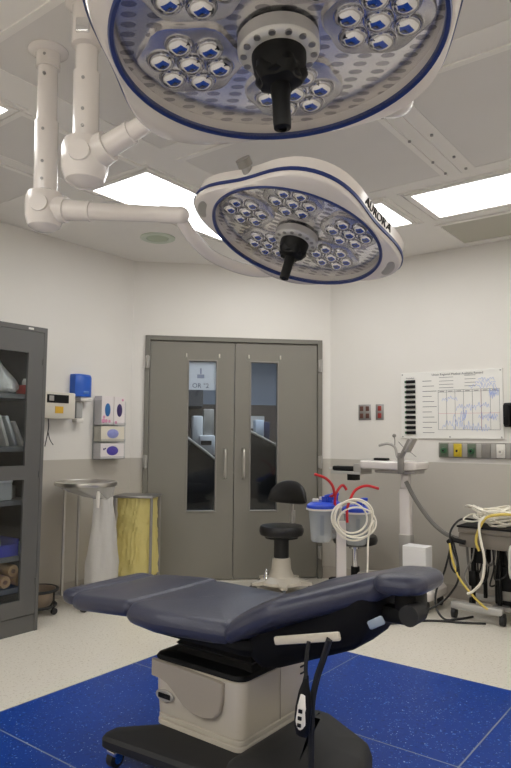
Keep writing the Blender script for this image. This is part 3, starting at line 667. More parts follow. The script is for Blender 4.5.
# ------------------------------------------------------------------ surgical lights
def lamp(label, cen, nrm, tube_base, joint, arm_end, pods, prad, lens_r, lobe, tube_r, text, extra, yoke, knob, flange, joint_s):
    c = V(cen); n = V(nrm).normalized(); a = V((.796, .605, 0)); e1 = (a-n*a.dot(n)).normalized(); e2 = n.cross(e1)
    F = Matrix(((e1.x, e2.x, n.x, c.x), (e1.y, e2.y, n.y, c.y), (e1.z, e2.z, n.z, c.z), (0, 0, 0, 1)))
    t = thing('surgical_light', label, 'surgical light', (tube_base[0], tube_base[1], HC))
    LM = WM[t.name].inverted() @ F
    NS = 96
    def ring(rf, w): return [V((rf(2*pi*i/NS)*cos(2*pi*i/NS), rf(2*pi*i/NS)*sin(2*pi*i/NS), w)) for i in range(NS)]
    mix = lambda k, d: (lambda th: .303*(1-k)+(lobe(th)-d)*k)
    hb = MB(); hb.loft([ring(lambda th: .298, -.03), ring(lambda th: .298, -.003), ring(lambda th: .303, .001), ring(lambda th: .309, .0), ring(mix(.5, 0), -.004), ring(mix(.9, .0), -.008), ring(mix(1, 0), -.014), ring(mix(1, -.002), -.022),
        ring(mix(1, .0), -.034), ring(mix(1, .001), -.05), ring(mix(1, .002), -.074), ring(mix(1, .03), -.086), ring(mix(.9, .1), -.096), ring(lambda th: .12, -.106), ring(lambda th: .03, -.11)], cap=False)
    head = hb.build('lamp_head', M['white'], t, local=LM)
    sb = MB(); sb.loft([ring(mix(1, -.0035), -.021), ring(mix(1, -.006), -.0225), ring(mix(1, -.005), -.034), ring(mix(1, -.002), -.0355)], cap=False); sb.build('edge_stripe', M['stripe'], head)
    MB().lathe([(.293, -.006), (.294, .004), (.301, .006), (.304, .001)], n=NS, cap=False).build('lens_ring', M['stripe'], head)
    MB().lathe([(.298, -.034), (.298, -.03), (.15, -.026), (.001, -.026)], n=64, cap=False).build('reflector_plate', M['plate'], head)
    MB().lathe([(.296, .002), (.2, .005), (.06, .006)], n=64, cap=False).build('lens_cover', M['lens'], head)
    for (pa, pr_, n7) in pods:
        pc = V((cos(pa)*pr_, sin(pa)*pr_, 0))
        pb = MB(); R0 = prad+lens_r+.014
        rr = [V((pc.x+cos(2*pi*i/36)*R0*(1+.05*cos(6*2*pi*i/36)), pc.y+sin(2*pi*i/36)*R0*(1+.05*cos(6*2*pi*i/36)), 0)) for i in range(36)]
        # keep the pod inside the lens
        rr = [p if p.length < .29 else p*(.29/p.length) for p in rr]
        pb.loft([[V((p.x, p.y, -.028)) for p in rr], [V((p.x, p.y, -.018)) for p in rr], [V((pc.x+(p.x-pc.x)*.95, pc.y+(p.y-pc.y)*.95, -.0165)) for p in rr]])
        pb.build('lamp_pod', M['pod'], head)
        for k in range(7):
            q = pc if k == 0 else pc+V((cos(pa+pi/6+k*pi/3), sin(pa+pi/6+k*pi/3), 0))*prad
            if q.length > .262: q = q*(.262/q.length)
            rb = MB(); rb.lathe([(lens_r*1.06, -.018), (lens_r*1.06, -.013)]+[(max(.001, lens_r*cos(h_*pi/20)), -.013+.0185*sin(h_*pi/20)) for h_ in range(11)], c=(q.x, q.y, -.003), n=24)
            rb.build('reflector', M['reflector'], head)
    MB().lathe([(.075, -.02), (.075, .004), (.07, .009), (.052, .012), (.05, .012)], n=40, cap=False).build('hub_ring', mat('hub_silver', s2l(205, 203, 200), .3, .3) if 'hub_silver' not in bpy.data.materials else bpy.data.materials['hub_silver'], head)
    sb = MB()
    for k in range(14): sb.cyl((cos(k*2*pi/14)*.064, sin(k*2*pi/14)*.064, .008), (cos(k*2*pi/14)*.064, sin(k*2*pi/14)*.064, .0125), .0065, n=10)
    sb.build('hub_hole', M['steel_d'], head)
    MB().lathe([(.05, .0), (.05, .02), (.046, .045), (.04, .052), (.04, .06), (.03, .064)], n=32).build('handle_base', M['black'], head)
    fb = MB(); fb.loft([[V((cos(2*pi*i/48)*r*(1+.12*cos(5*2*pi*i/48)), sin(2*pi*i/48)*r*(1+.12*cos(5*2*pi*i/48)), w)) for i in range(48)] for r, w in ((.02, .034), (.044, .036), (.046, .05), (.036, .066), (.02, .07))]); fb.build('handle_flange', M['black'], head)
    MB().lathe([(.017, .06), (.0185, .08), (.0165, .1), (.0165, .14), (.0155, .152), (.008, .155), (.008, .15), (.001, .15)], n=24).build('handle', M['black'], head)
    if knob:
        kp = V((cos(knob[0])*(lobe(knob[0])-.03), sin(knob[0])*(lobe(knob[0])-.03), -.05)); out = V((cos(knob[0]), sin(knob[0]), -.55)).normalized()
        MB().cyl(kp, kp+out*.045, .017, n=20).build('focus_knob', M['steel_d'], head); MB().cyl(kp+out*.045, kp+out*.07, .024, n=20).build('knob_cap', M['grey_p'], head)
    for ang in extra:   # oval grip openings in the rim
        q = V((cos(ang)*(lobe(ang)*.5+.15), sin(ang)*(lobe(ang)*.5+.15), -.0055))
        MB().lathe([(1, -.004), (1, .0025), (.9, .003), (.001, .0032)], mtx=Matrix.Translation(q) @ Matrix.Rotation(ang+pi/2, 4, 'Z') @ Matrix.Diagonal((.052, .02, 1, 1)), n=28).build('rim_grip', M['grey_l'], head)
    if text:
        tb = MB()
        for i, ch in enumerate(text[0]):
            th = radians(text[1]-i*text[2]); r = lobe(th)-.004; p = V((cos(th)*r, sin(th)*r, -.056))
            # outward normal on the outline
            d = V((cos(th+.02)*lobe(th+.02)-cos(th-.02)*lobe(th-.02), sin(th+.02)*lobe(th+.02)-sin(th-.02)*lobe(th-.02), 0)).normalized()
            rt = -d; up = V((0, 0, -1)); nn = rt.cross(up).normalized()
            up = nn.cross(rt)
            mm = Matrix(((rt.x, up.x, nn.x, p.x+nn.x*.004), (rt.y, up.y, nn.y, p.y+nn.y*.004), (rt.z, up.z, nn.z, p.z+nn.z*.004), (0, 0, 0, 1)))
            tb.text(ch, text[3], mm, .0015)
        tb.build('lettering', M['black'], head, smooth=False)
    # hub joint on top, yoke, arm, swivel joint, drop tube
    W = lambda p: V(p)
    MB().tube([W(p) if len(p) == 3 else V(p[:3]) for p in yoke], .02, 14, 8, rf=lambda q: .024).build('yoke', M['white'], t, world=True)
    yb = W(yoke[-1]); MB().cyl(yb, F @ V((0, 0, -.07)), .028, .034, 20).build('yoke_hub', M['white'], t, world=True)
    J = V(joint); A = W(yoke[0]); d = (A-J).normalized()
    MB().cyl(J+d*.06, J+d*.19, .041, .037).build('arm_collar', M['white'], t, world=True)
    MB().cyl(J+d*.18, A-d*.06, .034, .029).cyl(J+d*.185, J+d*.195, .039).build('spring_arm', M['white'], t, world=True)
    MB().cyl(A-d*.07, A+d*.012, .031).sphere(A+d*.012, .031, n=16).build('arm_tip', M['white'], t, world=True)
    S = joint_s
    kb = MB(); kb.lathe([(.001, -.078*S), (.03*S, -.074*S), (.052*S, -.06*S), (.062*S, -.03*S), (.064*S, .03*S), (.058*S, .05*S), (.04*S, .058*S)], c=J, n=28); kb.cyl(J, J+d*.08*S, .05*S, .042*S, 24)
    kb.build('swivel_joint', M['white'], t, world=True)
    side = V((.6, -.79, 0)); MB().cyl(J+side*.05*S, J+side*.068*S, .03*S, .028*S, 24).build('joint_cap', M['white'], t, world=True)
    T = V((tube_base[0], tube_base[1], HC)); bt = J+V((0, 0, .05*S)); ax = (T-bt)
    MB().cyl(bt, bt+ax*.5, tube_r*1.08).build('lower_sleeve', M['white'], t, world=True); MB().cyl(bt+ax*.48, T-ax*.1, tube_r*.93).build('drop_tube', M['white'], t, world=True)
    MB().cyl(T-ax*.13, T-V((0, 0, .0)), tube_r*1.12).build('tube_collar', M['white'], t, world=True)
    if not text: MB().cyl(T-V((0, 0, .155)), T, tube_r*1.22).build('ceiling_sleeve', M['white'], t, world=True); MB().box(T+V((.6, -.79, 0))*tube_r*1.1-V((0, 0, .11)), (.045, .03, .05), rz=-.65+pi/2-.28, bev=.006).build('clamp_plate', M['chrome'], t, world=True)
    if flange: MB().lathe([(.075, 0), (.075, -.008), (.06, -.016), (tube_r*1.15, -.02)], c=(T.x, T.y, HC), n=40).build('ceiling_flange', M['white'], t, world=True)
    for f_ in (.08, .2, .42, .8, .93):
        p = bt+ax*f_; MB().cyl(p+V((.6, -.79, 0))*(tube_r*.85), p+V((.6, -.79, 0))*(tube_r*1.14), .006, n=8).build('screw', M['steel_d'], t, world=True)
    return t
lob2 = lambda th: .34+.033*cos(4*(th-radians(84)))
lob1 = lambda th: .335+.02*cos(4*(th-radians(-128)))+.045*exp(-((((th+radians(128)+pi) % (2*pi))-pi)/.4)**2)
R_ = radians
lamp('farther surgical light, whole oval underside visible, with black lettering on its rim', (-1.216, 1.823, 1.879), (-.102, -.316, -.943), (-2.072, 1.392), (-2.10, 1.42, 2.058), None,
     [(R_(-133), .15, 7), (R_(-32), .155, 7), (R_(31), .2, 7), (R_(98), .2, 7), (R_(158), .2, 7)],   .056, .026, lob2, .041, ('AURORA', 51, 5.2, .040), (R_(174), R_(-6)),
     [(-1.617, 1.651, 2.001), (-1.622, 1.741, 1.937), (-1.638, 1.90, 1.897), (-1.60, 2.12, 1.888), (-1.46, 2.2, 1.92), (-1.31, 2.08, 1.985), (-1.203, 1.864, 2.002)], (R_(129),), True, 1.15)
lamp('nearer surgical light, cropped by the top edge, large underside with chrome reflectors', (-.648, .913, 1.9), (.08, -.023, -.997), (-1.735, 1.312), (-1.76, 1.341, 2.135), None,
     [(R_(-76), .16, 7), (R_(16), .182, 7), (R_(76), .19, 7), (R_(134), .21, 7), (R_(-163), .172, 7)], .056, .0265, lob1, .041, None, (),
     [(-1.45, 1.425, 2.253), (-1.2, 1.46, 2.27), (-.9, 1.44, 2.16), (-.7, 1.40, 2.02), (-.585, 1.31, 1.965), (-.60, 1.1, 2.03), (-.658, .916, 2.03)], None, True, 1.25)

# ------------------------------------------------------------------ procedure chair
ch = thing('procedure_chair', 'slate blue upholstered procedure chair on beige pedestal, centre of the room', 'procedure chair', (-1.55, 2.0, 0))
W1 = dict(world=True)
# black wheeled base
def plate(corners, r, z0, z1):
    mb = MB(); mb.loft([[V((p.x, p.y, z)) for p in rpoly(corners, r, i)] for i, z in ((.012, z0), (0, z0+.01), (0, z1-.016), (.01, z1-.004), (.03, z1))]); return mb
base = plate([(-1.925, 1.60), (-1.36, 1.655), (-1.34, 2.2), (-1.44, 2.22), (-1.93, 1.69)], .04, .062, .112).build('wheeled_base', M['blackr'], ch, **W1)
plate([(-1.40, 1.66), (-1.22, 1.44), (-1.14, 1.44), (-1.02, 1.75), (-1.2, 1.95)], .04, .064, .108).build('base_arm', M['blackr'], ch, **W1)
mb = MB(); C4 = [(-1.39, 1.60), (-1.06, 1.66), (-1.0, 1.93), (-1.06, 2.08), (-1.28, 2.2), (-1.39, 2.2)]
mb.loft([[V((p.x, p.y, z)) for p in rpoly(C4, .09, i)] for i, z in ((0, .06), (0, .115), (.012, .148), (.035, .166), (.07, .174), (.12, .177))]); mb.build('base_cover', M['blackr'], ch, **W1)
for (x, y) in ((-1.865, 1.635), (-1.0, 2.055), (-1.18, 1.49), (-1.39, 2.17)):
    cb = MB().cyl((x-.014, y, .034), (x+.014, y, .034), .031, n=20).build('caster', M['blackr'], ch, **W1)
    MB().box((x, y, .056), (.045, .05, .02), bev=.006).cyl((x-.02, y, .036), (x-.016, y, .036), .018, n=16).cyl((x+.016, y, .036), (x+.02, y, .036), .018, n=16).cyl((x, y, .06), (x, y, .075), .012).build('fork', M['chrome'], cb, **W1)
# pedestal
def pedring(i, z, top=0): return [V((p.x, p.y, z)) for p in rpoly([(-1.835, 1.80), (-1.415, 1.80), (-1.415, 2.215), (-1.835, 2.215)], .035, i)]
MB().loft([pedring(0, z) for z in (.113, .128)]+[pedring(.004, .13)]).build('pedestal_foot', M['beige'], ch, **W1)
MB().loft([pedring(.008, .131), pedring(.003, .134), pedring(.003, .148), pedring(.009, .151), pedring(.004, .154), pedring(-.004, .24), pedring(-.008, .345), pedring(.0, .352)]).build('pedestal', M['beige'], ch, **W1)
MB().loft([pedring(-.01, .352), pedring(-.012, .358), pedring(-.004, .368), pedring(.03, .374)]).build('pedestal_lid', M['black'], ch, **W1)
# curved raised panel on the front of the pedestal, with the oval badge
yf = 1.7935
sw = [(-1.838, .352), (-1.838, .292), (-1.79, .289), (-1.757, .279), (-1.73, .262), (-1.70, .24), (-1.665, .214), (-1.62, .2), (-1.57, .197), (-1.525, .208), (-1.497, .235), (-1.487, .27), (-1.485, .31), (-1.484, .338), (-1.52, .342), (-1.66, .347)]
mb = MB(); mb.loft([[V((x, yf-.0, z)) for x, z in sw], [V((x, yf-.012, z)) for x, z in sw], [V((-1.66+(x+1.66)*.975, yf-.016, .29+(z-.29)*.95)) for x, z in sw]]); mb.build('front_panel', M['beige_d'], ch, **W1)
MB().lathe([(1, 0), (1, .006), (.86, .009), (.8, .006)], mtx=Matrix.Translation((-1.775, yf+.001, .225)) @ R90 @ Matrix.Diagonal((.046, .022, 1, 1)), n=32).build('badge', M['grey_l'], ch, **W1)
MB().bx(-1.805, -1.745, yf-.009, yf-.004, .216, .234, .002).build('badge_label', M['black'], ch, **W1)
for z in (.285, .31): MB().bx(-1.405, -1.4005, 2.15, 2.18, z, z+.005).build('vent_slit', M['seam'], ch, smooth=False, **W1)
MB().bx(-1.4085, -1.4065, 2.02, 2.023, .16, .345).build('side_seam', M['beige_d'], ch, smooth=False, **W1)
# bellows and under-seat frame
mb = MB(); rg = []
for k in range(9):
    z = .372+.0165*k; i = .05+(.018 if k % 2 else 0); rg.append([V((p.x, p.y, z)) for p in rpoly([(-1.83, 1.80), (-1.36, 1.80), (-1.36, 2.2), (-1.83, 2.2)], .05, i)])
MB().loft(rg).build('bellows', M['blackr'], ch, **W1)
zs = lambda x: 0 if x < -1.40 else (x+1.40)*.40
mb = MB(); mb.loft([[V((p.x, p.y, z)) for p in rpoly([(-1.80, 1.70), (-1.30, 1.70), (-1.30, 2.18), (-1.80, 2.18)], .06, i)] for i, z in ((.06, .46), (.02, .475), (0, .5), (0, .53))]); mb.build('seat_frame', M['blackm'], ch, **W1)
mb = MB(); mb.loft([[V((p.x, p.y, z)) for p in rpoly([(-1.36, 1.70), (-.93, 1.80), (-.93, 2.08), (-1.36, 2.18)], .06, i)] for i, z in ((.09, .38), (.05, .40), (.01, .45), (0, .50), (0, .545))])
mb.deform(lambda p: (p.x, p.y, p.z+zs(p.x)*.95)); mb.build('backrest_shell', M['blackm'], ch, **W1)
MB().bx(-2.16, -1.8, 1.78, 2.1, .475, .52, .015).build('leg_frame', M['black'], ch, **W1)
# pads
mb = MB(); cushion(mb, [(-1.89, 1.665), (-1.69, 1.632), (-1.385, 1.69), (-1.385, 2.20), (-1.89, 2.20)], [.07, .2, .03, .03, .085], .497, .577, .042, .012, .2)
mb.deform(lambda p: (p.x, p.y, p.z+.018*max(0, (p.x+1.55)/.16) ** 2*0)); mb.build('seat_pad', M['vinyl'], ch, **W1)
mb = MB(); cushion(mb, [(-2.225, 1.655), (-1.845, 1.655), (-1.845, 2.19), (-2.225, 2.19)], [.09, .03, .03, .09], .522, .584, .028, .006, .15)
mb.deform(lambda p: (p.x, p.y, p.z-.03*max(0, (-1.86-p.x)/.365))); mb.build('leg_pad', M['vinyl'], ch, **W1)
mb = MB(); cushion(mb, [(-2.31, 1.70), (-2.185, 1.68), (-2.185, 2.17), (-2.31, 2.15)], .05, .50, .557, .024, .004, .05); mb.build('foot_pad', M['vinyl'], ch, **W1)
def bdef(p):
    t = max(0, p.x+1.40); y = p.y-1.925
    return (p.x, p.y, p.z+zs(p.x)+.022*exp(-((p.x+1.22)/.16)**2)*min(1, t/.06))
mb = MB(); cushion(mb, [(-1.41, 1.675), (-1.2, 1.652), (-.90, 1.825), (-.90, 2.05), (-1.2, 2.19), (-1.41, 2.205)], [.04, .12, .08, .08, .12, .04], .50, .585, .042, .006, .13)
mb.deform(bdef); mb.build('back_pad', M['vinyl'], ch, **W1)
mb = MB(); cushion(mb, [(-.935, 1.79), (-.762, 1.79), (-.762, 2.035), (-.935, 2.035)], .07, .731, .789, .029, .004, .07); mb.deform(lambda p: (p.x, p.y, p.z+.06*(p.x+.82))); mb.build('headrest', M['vinyl'], ch, **W1)
MB().bx(-.89, -.81, 1.88, 1.98, .66, .73, .02).bx(-.97, -.84, 1.9, 1.96, .62, .67, .01).build('headrest_bracket', M['black'], ch, **W1)
MB().cyl((-.815, 1.83, .672), (-.815, 1.9, .672), .031, n=20).build('headrest_knob', M['blackr'], ch, **W1)
# rail, lever, strap and hand control
rp = lambda x, z, y=1.66: (x, y, z)
MB().box((-1.06, 1.655, .603), (.235, .014, .026), mtx=Matrix.Rotation(-.245, 4, 'Y'), bev=.006).build('accessory_rail', M['beige'], ch, **W1)
MB().box((-.88, 1.75, .66), (.055, .012, .026), mtx=Matrix.Rotation(-.5, 4, 'Y'), bev=.006).build('release_lever', mat('lever_blue_grey', s2l(140, 152, 168), .4), ch, **W1)
RH = Matrix.Translation((-1.06, 1.64, .405)) @ Matrix.Rotation(.1, 4, 'Y')
hc = MB(); hc.lathe([(.001, -.078), (.018, -.074), (.026, -.055), (.027, .0), (.02, .05), (.011, .078), (.008, .1), (.001, .102)], mtx=RH, n=24, sy=.5); hand = hc.build('hand_control', M['black'], ch, **W1)
MB().lathe([(.001, -.06), (.012, -.056), (.018, -.035), (.016, .01), (.009, .045), (.001, .05)], mtx=RH @ Matrix.Translation((0, -.008, 0)), n=20, sy=.4).build('keypad', M['whitep'], hand, label='pale oval keypad', **W1)
kb = MB()
for z in (.365, .385, .405): kb.bx(-1.068+(z-.385)*.1, -1.056+(z-.385)*.1, 1.621, 1.627, z-.005, z+.005, .001)
kb.build('button', M['black'], hand, smooth=False, **W1)
MB().tube([(-1.045, 1.645, .6), (-1.05, 1.642, .56), (-1.052, 1.64, .52), (-1.05, 1.64, .495)], .006, 8).tube([(-.975, 1.645, .62), (-1.0, 1.655, .56), (-1.03, 1.665, .49), (-1.048, 1.668, .41), (-1.058, 1.68, .28), (-1.07, 1.70, .176)], .010, 8).build('strap', M['blackr'], ch, **W1)

# ------------------------------------------------------------------ waste hampers, kick bucket
hx, hy = -3.79, 2.985
hp = thing('bag_stand', 'stainless waste stand with round top ring and clear hanging bag by cabinet', 'waste stand', (hx, hy, 0))
MB().lathe([(.208, .836), (.216, .832), (.22, .842), (.217, .86), (.203, .864), (.198, .856), (.203, .842)], n=48).build('top_ring', M['steel'], hp)
mb = MB(); mb.lathe([(.2, .860), (.15, .866), (.001, .868)], n=40); mb.build('lid', M['steel'], hp)
mb = MB()
for a in (.95, 2.52, 4.09, 5.66):
    mb.tube([(cos(a)*.06, sin(a)*.06, .09), (cos(a)*.2, sin(a)*.2, .085), (cos(a)*.225, sin(a)*.225, .075)], .014, 8, 4)
mb.cyl((0, 0, .075), (0, 0, .105), .07); mb.build('cross_base', M['steel_d'], hp)
for a in (.95, 2.52, 4.09, 5.66):
    x, y = cos(a)*.225, sin(a)*.225
    MB().cyl((x-.01, y, .03), (x+.01, y, .03), .029, n=16).box((x, y, .057), (.03, .04, .018), bev=.004).build('caster', M['blackr'], hp)
va = V((-.796, -.605)); vf = V((-.605, .796))   # camera left, and away
for (l, f) in ((.125, -.09), (.075, .1), (-.1, .15)):
    q = va*l+vf*f; MB().cyl((q.x, q.y, .08), (q.x, q.y, .84), .011, n=12).build('upright', M['steel'], hp)
# the bag: rim on the ring, gathered and hung to one side
mb = MB(); rows = []; N = 56
oc = va*-.142+vf*-.05
prof = [(.94, .75), (.97, .70), (1., .58), (1., .45), (1., .3), (1., .18), (1., .14)]
for t_, z in prof:
    rw = []
    for i in range(N):
        a = 2*pi*i/N
        big = V((cos(a), sin(a)))*.21
        hh = (.72-z)/.52 if z < .72 else 0
        rb_ = (.06+.05*min(1, hh*1.3))*(1+.07*sin(5*a+z*6)+.05*sin(11*a-z*14))
        sm = oc+V((cos(a), sin(a)))*rb_
        p = big*(1-t_)+sm*t_; rw.append(V((p.x, p.y, z+.01*sin(3*a)*(t_ if z > .25 else .3))))
    rows.append(rw)
mb.loft(rows, cap=False); mb.bm.faces.new(mb.bm.verts[-N:] if False else [v for v in list(mb.bm.verts)[-N:]])
mb.build('bag', M['bag'], hp, label='translucent white plastic bag')
mb = MB(); rows = []
for t_, z in [(0, .838), (.05, .825), (.3, .80), (.62, .775), (.86, .758), (.94, .75)]:
    rw = []
    for i in range(N):
        a = 2*pi*i/N; big = V((cos(a), sin(a)))*.205; sm = oc+V((cos(a), sin(a)))*.06*(1+.07*sin(5*a+4.2)+.05*sin(11*a-9.8)); p = big*(1-t_)+sm*t_
        rw.append(V((p.x, p.y, z+.012*sin(9*a)*t_*(1-t_)*4-.02*(1-t_)*t_*sin(4*a))))
    rows.append(rw)
mb.loft(rows, cap=False).build('bag_collar', M['bagclear'], hp, label='clear gathered top of the plastic bag')
MB().tube([V((oc.x, oc.y, 0)).xyz+V((va.x*.02+ -vf.x*.09, va.y*.02-vf.y*.09, z)) for z in (.83, .78, .73, .69)], .014, 8, 4, rf=lambda q: .017-.008*q).build('bag_knot', M['whitep'], hp)

hx, hy = -3.735, 3.435
hq = thing('linen_hamper', 'square metal hamper frame with lid and crinkled yellow bag left of door', 'hamper', (hx, hy, 0), radians(30))
wd, dp = .142, .115
MB().bx(-wd-.012, wd+.012, -dp-.012, dp+.012, .725, .742, .005).build('lid', M['steel_d'], hq)
for (x, y) in ((-wd, -dp), (wd, -dp), (wd, dp), (-wd, dp)):
    MB().cyl((x, y, .06), (x, y, .725), .011, n=12).build('post', M['steel_d'], hq)
mb = MB(); mb.tube([(-wd, -dp, .07), (wd, -dp, .07), (wd, dp, .07), (-wd, dp, .07), (-wd, -dp, .07)], .012, 8, 1); mb.build('base_frame', M['steel_d'], hq)
for (x, y) in ((-wd, -dp), (wd, -dp), (wd, dp), (-wd, dp)): MB().cyl((x-.01, y, .028), (x+.01, y, .028), .027, n=16).box((x, y, .052), (.028, .034, .016)).build('caster', M['blackr'], hq)
mb = MB(); rows = []; N = 72
for z in [.718-.03*k for k in range(20)]:
    rw = []
    for i in range(N):
        a = 2*pi*i/N; ca, sa = cos(a), sin(a); k = max(abs(ca)/(wd-.012), abs(sa)/(dp-.012)); r = 1/k
        pw = (abs(ca/(wd-.008))**6+abs(sa/(dp-.008))**6)**(-1/6)
        dn = (.718-z)/.6
        r = pw*(1+.03*sin(9*a+z*14)*dn+.035*sin(23*a-z*31+2*sin(z*17))+.02*sin(41*a+z*50)+.13*dn*max(0, ca)+(.02*sin(z*40+5*a)))
        rw.append(V((ca*r, sa*r, z)))
    rows.append(rw)
mb.loft(rows, cap=False); mb.build('bag', M['yellow'], hq, label='crinkled yellow plastic bag')

t = thing('kick_bucket', 'low steel kick bucket in a black ring frame on floor by cabinet', 'bucket', (-3.84, 2.645, 0))
MB().lathe([(.001, .065), (.1, .065), (.118, .1), (.135, .19), (.14, .2), (.134, .2), (.128, .18), (.1, .075), (.001, .07)], n=40, cap=False).deform(lambda p: V((p.x*.88, p.y*.88, p.z*.8))).build('bowl', mat('bucket_steel', s2l(158, 142, 126), .35, .5), t)
MB().tube([(cos(a)*.15, sin(a)*.15, .195) for a in [2*pi*k/24 for k in range(24)]], .012, 10, 1, closed=True).tube([(cos(a)*.14, sin(a)*.14, .065) for a in [2*pi*k/24 for k in range(24)]], .012, 10, 1, closed=True).deform(lambda p: V((p.x*.88, p.y*.88, p.z*.8))).build('ring_frame', M['blackr'], t)
for a in (.4, 2.0, 3.5, 5.1): MB().cyl((cos(a)*.145, sin(a)*.145, .05), (cos(a)*.145, sin(a)*.145, .195), .007, n=8).cyl((cos(a)*.15-.009, sin(a)*.15, .027), (cos(a)*.15+.009, sin(a)*.15, .027), .026, n=14).deform(lambda p: V((p.x*.88, p.y*.88, p.z*.8))).build('caster_leg', M['blackr'], t)

# ------------------------------------------------------------------ stools
def seat_prof(r, z, h): return [(.001, z), (r*.8, z), (r*.95, z+h*.15), (r, z+h*.45), (r*.985, z+h*.75), (r*.93, z+h*.95), (r*.7, z+h), (.001, z+h*.97)]
s1_ = thing('surgeon_stool', 'black padded stool with curved backrest on beige wheeled base before the doors', 'stool', (-2.905, 4.175, 0), radians(2))
MB().lathe(seat_prof(.175, .425, .085), n=48).build('seat', M['vinyl_b'], s1_)
MB().lathe([(.13, .412), (.13, .426)], n=32).build('seat_pan', M['black'], s1_)
mb = MB(); rg = []
for k in range(13):
    u = -1+2*k/12; w = sqrt(max(0, 1-u*u))
    rg.append((u, w))
# backrest: a thick crescent, flat below and arched above
mb = MB(); NB = 22; rows = []
for j in range(NB+1):
    u = -1+2*j/NB; ww = sqrt(max(0.0, 1-abs(u)**2.4)); top = .66+.155*ww; bot = .66-.025*ww; x = u*.165; yb_ = .13-.05*u*u
    sec = []
    for k in range(16):
        a = 2*pi*k/16; hz = (top-bot)/2+.002; sec.append(V((x, yb_+.036*cos(a)*(.25+.75*ww), (top+bot)/2+hz*sin(a))))
    rows.append(sec)
mb.loft(rows); mb.deform(lambda p: (p.x*1.08, p.y, p.z+.03)); mb.build('backrest', M['vinyl_b'], s1_)
MB().tube([(0, .08, .42), (.0, .14, .45), (.0, .155, .58), (.0, .15, .70)], .013, 10).box((0, .16, .56), (.05, .012, .1), bev=.004).build('back_support', M['grey_l'], s1_)
MB().cyl((0, 0, .25), (0, 0, .415), .058, n=28).build('column_boot', M['blackr'], s1_)
MB().lathe([(.17, .07), (.165, .09), (.1, .12), (.078, .17), (.07, .25), (.066, .262), (.03, .262)], n=40).build('pedestal', M['beige'], s1_)
MB().tube([(-.14, -.1, .07), (-.1, -.1, .09), (-.085, -.09, .16), (-.07, -.1, .17), (-.06, -.12, .10), (-.05, -.14, .08)], .007, 8).build('foot_lever', M['chrome'], s1_)
for k in range(5):
    a = 2*pi*k/5+.35
    l = MB(); l.loft([[V((cos(a)*d+(-sin(a))*w*sx, sin(a)*d+cos(a)*w*sx, z)) for sx, z in ((-1, .066), (1, .066), (1, zt_), (-1, zt_))] for d, w, zt_ in ((.05, .045, .12), (.2, .03, .09), (.245, .02, .085))]); lg = l.build('leg', M['beige'], s1_)
    x, y = cos(a)*.235, sin(a)*.235; MB().cyl((x-.012*sin(a), y+.012*cos(a), .034), (x+.012*sin(a), y-.012*cos(a), .034), .034, n=18).cyl((x, y, .04), (x, y, .07), .01, n=10).build('caster', mat('caster_grey', s2l(70, 68, 66), .5) if k == 0 else bpy.data.materials['caster_grey'], lg)

s2_ = thing('round_stool', 'low black backless stool with chrome column behind the suction canisters', 'stool', (-2.47, 4.56, 0), .5)
MB().lathe(seat_prof(.175, .36, .075), n=48).build('seat', M['vinyl_b'], s2_)
MB().cyl((0, 0, .33), (0, 0, .365), .05).cyl((0, 0, .18), (0, 0, .34), .024, n=20).build('gas_lift', M['chrome'], s2_)
MB().cyl((0, 0, .08), (0, 0, .19), .034, n=20).build('column', M['black'], s2_)
for k in range(5):
    a = 2*pi*k/5+.2
    l = MB(); l.loft([[V((cos(a)*d-sin(a)*w*sx, sin(a)*d+cos(a)*w*sx, z)) for sx, z in ((-1, z0_), (1, z0_), (1, zt_), (-1, zt_))] for d, w, z0_, zt_ in ((.02, .03, .07, .11), (.22, .02, .058, .08))]); lg = l.build('leg', M['black'], s2_)
    x, y = cos(a)*.2, sin(a)*.2; MB().cyl((x+.011*sin(a), y-.011*cos(a), .028), (x-.011*sin(a), y+.011*cos(a), .028), .028, n=16).build('caster', M['blackr'], lg)

# ------------------------------------------------------------------ suction stand with canisters
A_ = V((.796, .605, 0)); B_ = V((-.605, .796, 0)); SP = V((-2.181, 3.83, 0)); KS = 1.194
def SQ(l, f, z): p = SP+A_*l*KS+B_*f*KS; return V((p.x, p.y, 1.2-(1.2-z)*KS))
su = thing('suction_stand', 'white post suction stand holding blue lidded canisters behind the chair', 'stand', SP)
MB().box((SP.x, SP.y, .355), (.066, .055, .57), rz=radians(37.2), bev=.008).build('post', M['white'], su, **W1)
mb = MB()
for k in range(4):
    a = k*pi/2+.5; mb.box(SP+V((cos(a)*.12, sin(a)*.12, .07)), (.24, .04, .03), rz=a, bev=.006)
mb.build('foot', M['white'], su, **W1)
for k in range(4):
    a = k*pi/2+.5; x, y = SP.x+cos(a)*.225, SP.y+sin(a)*.225; MB().cyl((x-.01, y, .028), (x+.01, y, .028), .028, n=16).cyl((x, y, .03), (x, y, .06), .008).build('caster', M['blackr'], su, **W1)
MB().box(SQ(.0, .03, .665), (.33, .02, .03), rz=radians(37.2), bev=.005).build('cross_bar', M['grey_l'], su, **W1)
